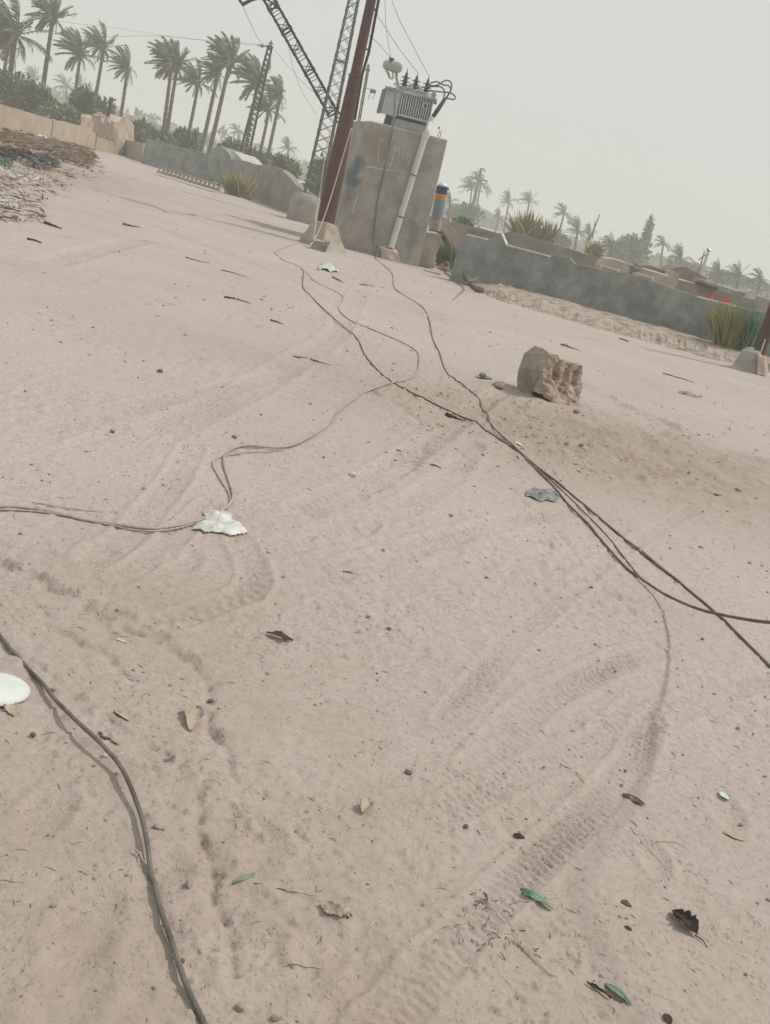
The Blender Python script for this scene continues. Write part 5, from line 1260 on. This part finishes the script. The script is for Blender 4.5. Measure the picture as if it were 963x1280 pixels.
# folded torn paper: dark edged
def poly_sheet(name, label, outline, m, crumple, cat, seed, z0=.006, rings=9, thick=.0015, dome=.0):
    O = [gnd(*q) for q in outline]; c = sum(O, Vector()) / len(O); n = len(O); dense = []
    for i in range(n):
        a, b = O[i], O[(i + 1) % n]
        for k in range(5): dense.append(c + (a.lerp(b, k / 5) - c) * (1 + .045 * math.sin(i * 7.3 + k * 2.9 + seed) + .035 * math.sin(i * 3.1 + k * 5.7)))
    m_ = MB(); N_ = len(dense); sc_ = max((p - c).length for p in O)
    for r in range(1, rings + 1):
        f = r / rings
        for k, p in enumerate(dense):
            q = c.lerp(p, f); nz = float(vnoise(np.array([q.x / sc_ * 2.4 + seed]), np.array([q.y / sc_ * 2.4]))[0]) + .7 * abs(float(vnoise(np.array([q.x / sc_ * 6 + seed]), np.array([q.y / sc_ * 6 + 3]))[0])) + .35 * float(vnoise(np.array([q.x / sc_ * 14 + seed]), np.array([q.y / sc_ * 14 + 3]))[0])
            q.z = hz(q.x, q.y) + z0 + abs(nz) * crumple * (1 - .45 * f ** 3) + dome * (1 - f * f); m_.v.append(tuple(q))
    cz = c.copy(); cz.z = hz(c.x, c.y) + z0 + crumple * .5 + dome; m_.v.append(tuple(cz))
    for r in range(rings - 1):
        for k in range(N_): k2 = (k + 1) % N_; m_.f.append((r * N_ + k, (r + 1) * N_ + k, (r + 1) * N_ + k2, r * N_ + k2))
    for k in range(N_): m_.f.append((len(m_.v) - 1, k, (k + 1) % N_))
    o = m_.build(name, M[m], None, origin=(c.x, c.y, c.z), smooth=True); s = o.modifiers.new('thickness', 'SOLIDIFY'); s.thickness = thick
    return tag(o, label, cat)
Z1 = lambda x, y: (220 + x / 8.025, 630 + y / 8.03)
poly_sheet('plastic_bag', 'crumpled white plastic bag lying over the pale cable', [Z1(*q) for q in ((275, 85), (330, 88), (385, 92), (430, 100), (490, 92), (545, 110), (560, 160), (600, 205), (650, 208), (720, 290), (700, 322), (600, 328), (480, 312), (420, 300), (360, 290), (300, 302), (270, 296), (165, 262), (200, 225), (265, 190), (290, 165))], 'bag', .012, 'plastic bag', 2, .005, dome=.003)
poly_sheet('plastic_rag', 'flattened grey plastic rag beside the dark cables below the stone block', [(656, 617), (663, 613), (670, 611), (680, 613), (690, 612), (697, 617), (699, 623), (693, 629), (684, 626), (676, 628), (665, 623), (658, 621)], 'greyrag', .012, 'rag', 5, .003)
poly_sheet('plastic_scrap', 'pale greenish plastic scrap on the dust in front of the plinth', [(400, 334), (405, 329), (412, 331), (418, 336), (424, 340.5), (414, 341), (406, 338), (398, 338)], 'bagpale', .10, 'scrap', 7, .01)
poly_sheet('torn_paper', 'torn dust-coloured paper scrap with dark curled edges in the bottom middle', [(398, 1133), (406, 1128), (412, 1131), (424, 1133), (441, 1137), (436, 1146), (424, 1149), (412, 1144), (405, 1144)], 'leaf_tan', .010, 'paper', 9, .004)
leaf('dead_leaf', 'thin dark curled edge lying on the torn paper scrap, upper one', (406, 1128), (424, 1142), .22, 'leaf_black', 1.0, .05, 22, .2)
leaf('dead_leaf', 'dark curled scrap on the lower edge of the torn paper scrap', (414, 1143), (436, 1149), .38, 'leaf_black', .9, .05, 23, .2)
# white dish at the left edge
dc = gnd(-10, 864); ds_ = thing('foam_dish', 'white oval foam dish with a tan scrap, cut off by the left edge', 'dish', dc)
e1_, e2_ = gnd(38, 867), gnd(-8, 882); ra_ = (e1_ - dc); rb__ = Vector((-ra_.y, ra_.x, 0)).normalized() * .085; ra_ = Vector((ra_.x, ra_.y, 0))
m_ = MB(); n = 40
for f, z in ((.0, .030), (.35, .029), (.6, .026), (.8, .021), (.92, .015), (.99, .008), (1.01, .004), (.9, .001)):
    for k in range(n): a = 2 * PI * k / n; m_.v.append(tuple(dc + ra_ * math.cos(a) * f + rb__ * math.sin(a) * f + Vector((0, 0, z))))
for r in range(7):
    for k in range(n): k2 = (k + 1) % n; m_.f.append((r * n + k, (r + 1) * n + k, (r + 1) * n + k2, r * n + k2))
m_.build('dish', M['whitedish'], ds_, smooth=True)
leaf('dead_leaf', 'tan leaf scrap sticking out from under the white foam dish', (12, 880), (18, 897), .7, 'leaf_tan', .5, .05, 24, .3)

def stick(name, label, pts, rpx, m='stick', cat='stick', group=None, taper=.2):
    P_ = [gnd(*q[:2]) for q in pts]; r = rpx * .62 * (P_[0] - CP).length / FPX / 2
    P_ = [p + Vector((0, 0, r * .7 + (q[2] if len(q) > 2 else 0))) for p, q in zip(P_, pts)]
    C_ = cr(P_, max(.008, (P_[-1] - P_[0]).length / 18)); C_ = [c + Vector((math.sin(q * 1.9 + rpx * 3), math.cos(q * 1.3 + rpx), 0)) * r * .9 for q, c in enumerate(C_)] if len(P_) > 2 else P_
    k = len(C_); o = MB().tube(C_, [r * (1 - (1 - taper) * i / (k - 1)) * (1 + .3 * math.sin(i * 2.1 + rpx) + .2 * math.sin(i * 4.7)) for i in range(k)], 6).build(name, M[m], None, origin=P_[0], smooth=True)
    return tag(o, label, cat, group)
for lb_, pts, r, m in [
    ('forked dark stick with a thick end left of the cables', [(366, 447), (384, 449), (398, 453), (412, 457)], 5, 'stick'),
    ('dark stick with a knob end left in the upper dust', [(56, 279.5), (66, 283), (78, 287.5)], 6, 'leaf_black'),
    ('flat dark chip below the dark knobbed stick', [(35, 300), (43, 301.5), (52, 304.5)], 5, 'leaf_black'),
    ('small dark twig in the upper left of the dust', [(154, 281), (163, 283), (174, 285)], 5, 'stick'),
    ('thin dark twig below the left bend of the wall shadow', [(280, 372), (295, 374.5), (313, 380)], 4.5, 'leaf_black'),
    ('short dark twig left of the winding cables', [(338, 401), (346, 403), (354, 406)], 4.5, 'stick'),
    ('dark lump of wood lying on the cable right of the loop', [(558, 519), (568, 523), (581, 528)], 7, 'leaf_black'),
    ('thin stick on the dust below the stone block', [(716, 580), (730, 585), (746, 592)], 3, 'stick'),
    ('long thin twig right of the stone block', [(828, 467), (856, 475), (886, 485)], 3, 'stick'),
    ('dark pointed stick touching the thick twisted cable', [(123, 918), (136, 925), (151, 933)], 6.5, 'stick'),
    ('pale reed lying across the dust at the left', [(60, 633), (100, 638), (147, 641)], 4, 'straw'),
    ('thin reed lying just above the pale reed', [(40, 628), (80, 634), (112, 638)], 2.5, 'straw'),
    ('long thin brown straw in the lower left', [(318, 1104), (350, 1112), (396, 1121)], 3.0, 'stick'),
    ('pale straw at the bottom centre left', [(361, 1204), (388, 1209), (416, 1215)], 3.5, 'straw'),
    ('pale straw bent twice beside the green leaf', [(637, 1130), (648, 1126), (664, 1127), (690, 1124), (711, 1117), (712, 1106), (730, 1101)], 2.5, 'straw'),
    ('short pale straw at the left edge', [(-6, 1100), (10, 1101), (29, 1103)], 4, 'straw'),
    ('small dark twig in the middle of the dust', [(429, 714), (440, 717), (456, 721)], 3, 'stick'),
    ('small pale stick lying in the upper middle dust', [(232, 322), (238, 324), (262, 330)], 3, 'stick'),
    ('thin dark twig right of the tiny pale stick', [(276, 338), (290, 341), (312, 348)], 2.5, 'stick'),
    ('dark twig near the pole footing', [(416, 347), (424, 351), (430, 354)], 4, 'stick'),
    ('small dark twig right of the plinth cable', [(450, 356), (460, 357), (470, 359)], 3, 'stick'),
    ('short tan stick right of the thick cable', [(195, 1034), (200, 1036), (207, 1040)], 8, 'leaf_tan'),
    ('thin pale splinter leaning on the thick cable', [(169, 1066, .01), (178, 1080, .012), (187, 1094, .01)], 3.5, 'straw'),
    ('pale splinter lying along the thick cable near the bottom', [(203, 1156), (208, 1172), (219, 1206)], 4, 'straw'),
    ('pale root hair right of the dark crumpled leaf', [(820, 1052), (846, 1054), (863, 1065)], 2.2, 'straw'),
    ('dark twig upper right beyond the stone block', [(701, 431), (710, 434), (725, 439)], 4, 'stick'),
    ('thin dark stick at the right beyond the cables', [(770, 573), (785, 579), (800, 585)], 2.5, 'stick'),
    ('short dark stick near the right edge', [(893, 619), (902, 620), (912, 622)], 4, 'stick'),
    ('dark splinter right of the lone red pole foot', [(775, 424), (782, 426), (786, 428)], 3.5, 'stick'),
    ('bent brown root in the lower right', [(788, 1034), (800, 1048), (815, 1066), (826, 1078), (834, 1090)], 2.0, 'straw'),
    ('bent brown root left of the brown lower right root', [(700, 955), (722, 966), (730, 980), (716, 998)], 2.6, 'straw')]:
    stick('twig', lb_, pts, r, m)
# tangle of dry roots
tg = thing('root_tangle', 'tangle of dry pale roots and grass in the lower middle right', 'dry roots', gnd(610, 1150)); rg = random.Random(9)
mb = MB(); mk = MB()
for pts, r in [([(530, 1182), (545, 1165), (560, 1158), (585, 1157), (610, 1163), (640, 1176), (658, 1190), (690, 1221)], .0013), ([(603, 1128), (611, 1137), (612, 1148), (607, 1160)], .0016), ([(600, 1125), (618, 1136), (640, 1160), (652, 1187)], .0015),
               ([(614, 1160), (622, 1157), (628, 1152)], .0012), ([(571, 1158), (576, 1172), (580, 1180)], .0014), ([(640, 1178), (650, 1184), (662, 1196), (672, 1207)], .0022), ([(675, 1208), (684, 1218), (697, 1222)], .002), ([(615, 1165), (630, 1167), (642, 1167)], .0012)]:
    mb.tube(cr([gnd(*q) + Vector((0, 0, .002 + rg.uniform(0, .004))) for q in pts], .012), r * .6, 5)
mb.build('pale_root', M['straw'], tg, smooth=True)
for i in range(46):
    px, py = rg.gauss(605, 9), rg.gauss(1128, 6)
    if i > 20: px, py = rg.gauss(625, 30), rg.gauss(1175, 14) + (0)
    a = rg.uniform(0, PI); p = gnd(px, py); d = Vector((math.cos(a), math.sin(a), rg.uniform(-.1, .5))).normalized() * rg.uniform(.006, .022)
    mk.tube([p, p + d * .5 + Vector((0, 0, .004)), p + d + Vector((0, 0, .002))], .0011, 4)
tag(mk.build('root_hairs', M['stick'], tg), kind='stuff')

# stones and crumbs
def rock_mesh(seed, sub=2):
    import bmesh
    bm = bmesh.new(); bmesh.ops.create_icosphere(bm, subdivisions=sub, radius=1); rg = np.random.default_rng(seed); ax_ = rg.normal(size=(7, 3))
    for v in bm.verts:
        d = np.array(v.co[:]); r = 1.0
        for a in ax_: a = a / np.linalg.norm(a); r = min(r, .62 / max(.05, d @ a) if d @ a > .62 else r)
        v.co = v.co * (r * rg.uniform(.94, 1.06)); v.co.z *= .7
    me = bpy.data.meshes.new('small_stone'); bm.to_mesh(me); bm.free(); return me
RM = [rock_mesh(i) for i in range(5)]
RMV = {}
def pebble(label, px, py, wpx, m, i, group=None, name='small_stone', cat='stone'):
    key = (i % 5, m)
    if key not in RMV: me = RM[i % 5].copy(); me.materials.clear(); me.materials.append(M[m]); RMV[key] = me
    p = gnd(px, py); r = wpx * (p - CP).length / FPX / 2
    o = bpy.data.objects.new(name, RMV[key]); COL.objects.link(o); o.location = p + Vector((0, 0, r * .35)); o.scale = (r, r * .8, r * .95); o.rotation_euler = (0, 0, i * 1.7); return tag(o, label, cat, group)
for i, a in enumerate([
    ('dark round pebble alone in the middle foreground', 510, 967, 11, 'pebble_dark'), ('dark pebble in a row of crumbs right of the split tan leaf', 582, 1034, 9, 'pebble_dark'),
    ('smooth grey pebble at the bottom edge beside the thick cable', 346, 1274, 15, 'pebble'), ('grey pebble in the bottom left, right of the thick cable', 299, 1262, 15, 'pebble'), 
    ('dark chip in the rut beside the tan crumpled leaf', 264, 878, 10, 'pebble_dark'), ('dark pebble touching the thick cable near the bottom', 229, 1202, 8, 'pebble_dark'),
    ('brown stone tucked right under the broken concrete block', 722, 517, 14, 'pebble'), ('flat stone left of the broken concrete block', 622, 485, 18, 'pebble'), ('pointed brown stone up left of the broken concrete block', 603, 472, 14, 'pebble'),
    ('small upright stone below the concrete block, left of two', 709, 555, 7, 'pebble'), ('small upright stone below the concrete block, right of two', 727, 557, 9, 'pebble'),
    ('pale chip beside the thick cable under its arch', 131, 945, 8, 'pebble_pale'), ('pebble right of the thick cable, below the short tan stick', 236, 1107, 13, 'pebble'),
    ('pale stone among crumbs below the pale cable loop', 440, 596, 14, 'pebble_pale'), ('dark pebble in the middle distance right of the brown leaf', 486, 787, 8, 'pebble_dark'), ('tan chip far right by the dark cables', 923, 614, 10, 'pebble'),
    ('pale chip near the right shadow line', 833, 814, 9, 'pebble_pale'), ('grey pebble at the far left, lower foreground', 67, 1133, 8, 'pebble'), ('brown pebble near the left dish', 41, 920, 9, 'pebble_dark'),
    ('tan pebble by the rut under the tan crumpled leaf', 216, 946, 11, 'pebble'), ('dark crumb on the left above the pale cable', 141, 541, 9, 'pebble_dark'), ('dark crumb left of the pale cable bend', 293, 548, 9, 'pebble_dark'),
    ('dark stone by the left upper dust twigs', 200, 465, 8, 'pebble_dark'), ('small stone below the earth bank', 707, 433, 7, 'pebble'), ('crumb cluster stone right of the concrete block', 760, 560, 8, 'pebble')]):
    pebble(*a, i)
rg = random.Random(21)
for i in range(40):
    px, py = rg.uniform(0, 963), 560 + 720 * rg.random() ** .8
    pebble('small crumb of earth on the ' + ('far' if py < 760 else 'near') + ' dust, ' + ('left of the brown leaf' if px < 350 else 'between brown leaf and cable shadow' if px < 790 else 'right of the cable shadow'), px, py, rg.uniform(3.5, 7.5), 'pebble', i + 3, 'crumbs of earth scattered on the dust', 'earth_crumb', 'crumb')
def gravel():
    rg = np.random.default_rng(8); n = 3200; oct_ = np.array([(1, 0, 0), (-1, 0, 0), (0, 1, 0), (0, -1, 0), (0, 0, .8), (0, 0, -.5)], float)
    tri = [(0, 2, 4), (2, 1, 4), (1, 3, 4), (3, 0, 4), (2, 0, 5), (1, 2, 5), (3, 1, 5), (0, 3, 5)]
    y = 1.3 * (24 / 1.3) ** (rg.random(n) ** 1.25); x = (rg.random(n) - .5) * (y * 1.0 + .8)
    k = vnoise(x / .8, y / .8 + 9) + rg.random(n) * .8 > .1; x, y = x[k], y[k]; z = hgt(x, y)
    r = (.0012 + .0042 * rg.random(len(x)) ** 3) * np.clip(y / 2.0, 1, 4.5)
    m = MB()
    for a, b, c, q in zip(x, y, z, r):
        s = rg.uniform(.6, 1.3, size=3); t = rg.uniform(0, 6.3); ct, st = math.cos(t), math.sin(t)
        m.add([(a + q * (v[0] * s[0] * ct - v[1] * s[1] * st), b + q * (v[0] * s[0] * st + v[1] * s[1] * ct), c + q * (v[2] * s[2] * .8 + .15)) for v in oct_], tri)
    me = mat('grit', (.14, .115, .095), (.36, .30, .25), 8, .95, 0, island=.45)
    tag(m.build('gravel', me), 'fine grit scattered over the dusty ground', kind='stuff')
    m = MB(); n = 900; y = 1.3 * (14 / 1.3) ** rg.random(n); x = (rg.random(n) - .5) * (y * 1.0 + .8)
    for a, b in zip(x, y):
        t = rg.uniform(0, PI); L = rg.uniform(.002, .014) * (1 + .12 * b); c = hz(a, b) + .0015; d = Vector((math.cos(t), math.sin(t), rg.uniform(-.05, .12))); p = Vector((a, b, c)); s = Vector((-d.y, d.x, 0)) * (.0006 + .0003 * b)
        m.add([p - d * L - s, p - d * L + s, p + d * L + s, p + d * L - s, p + Vector((0, 0, .003))], [(0, 1, 4), (1, 2, 4), (2, 3, 4), (3, 0, 4)])
    tag(m.build('straw_bits', M['straw']), 'chaff and bits of straw on the dust', kind='stuff')
gravel()

# ------------------------------------------------------------------ dusty air
hzm = bpy.data.materials.new('dusty_air'); hzm.use_nodes = True; t = hzm.node_tree; t.nodes.clear()
pv = t.nodes.new('ShaderNodeVolumePrincipled'); pv.inputs['Density'].default_value = .0034; pv.inputs['Color'].default_value = (.915, .935, .90, 1); pv.inputs['Anisotropy'].default_value = 0.0
mo = t.nodes.new('ShaderNodeOutputMaterial'); t.links.new(pv.outputs[0], mo.inputs['Volume'])
o = MB().box((0, 209, 6.5), (690, 440, 16.4)).build('haze', hzm); tag(o, kind='stuff')
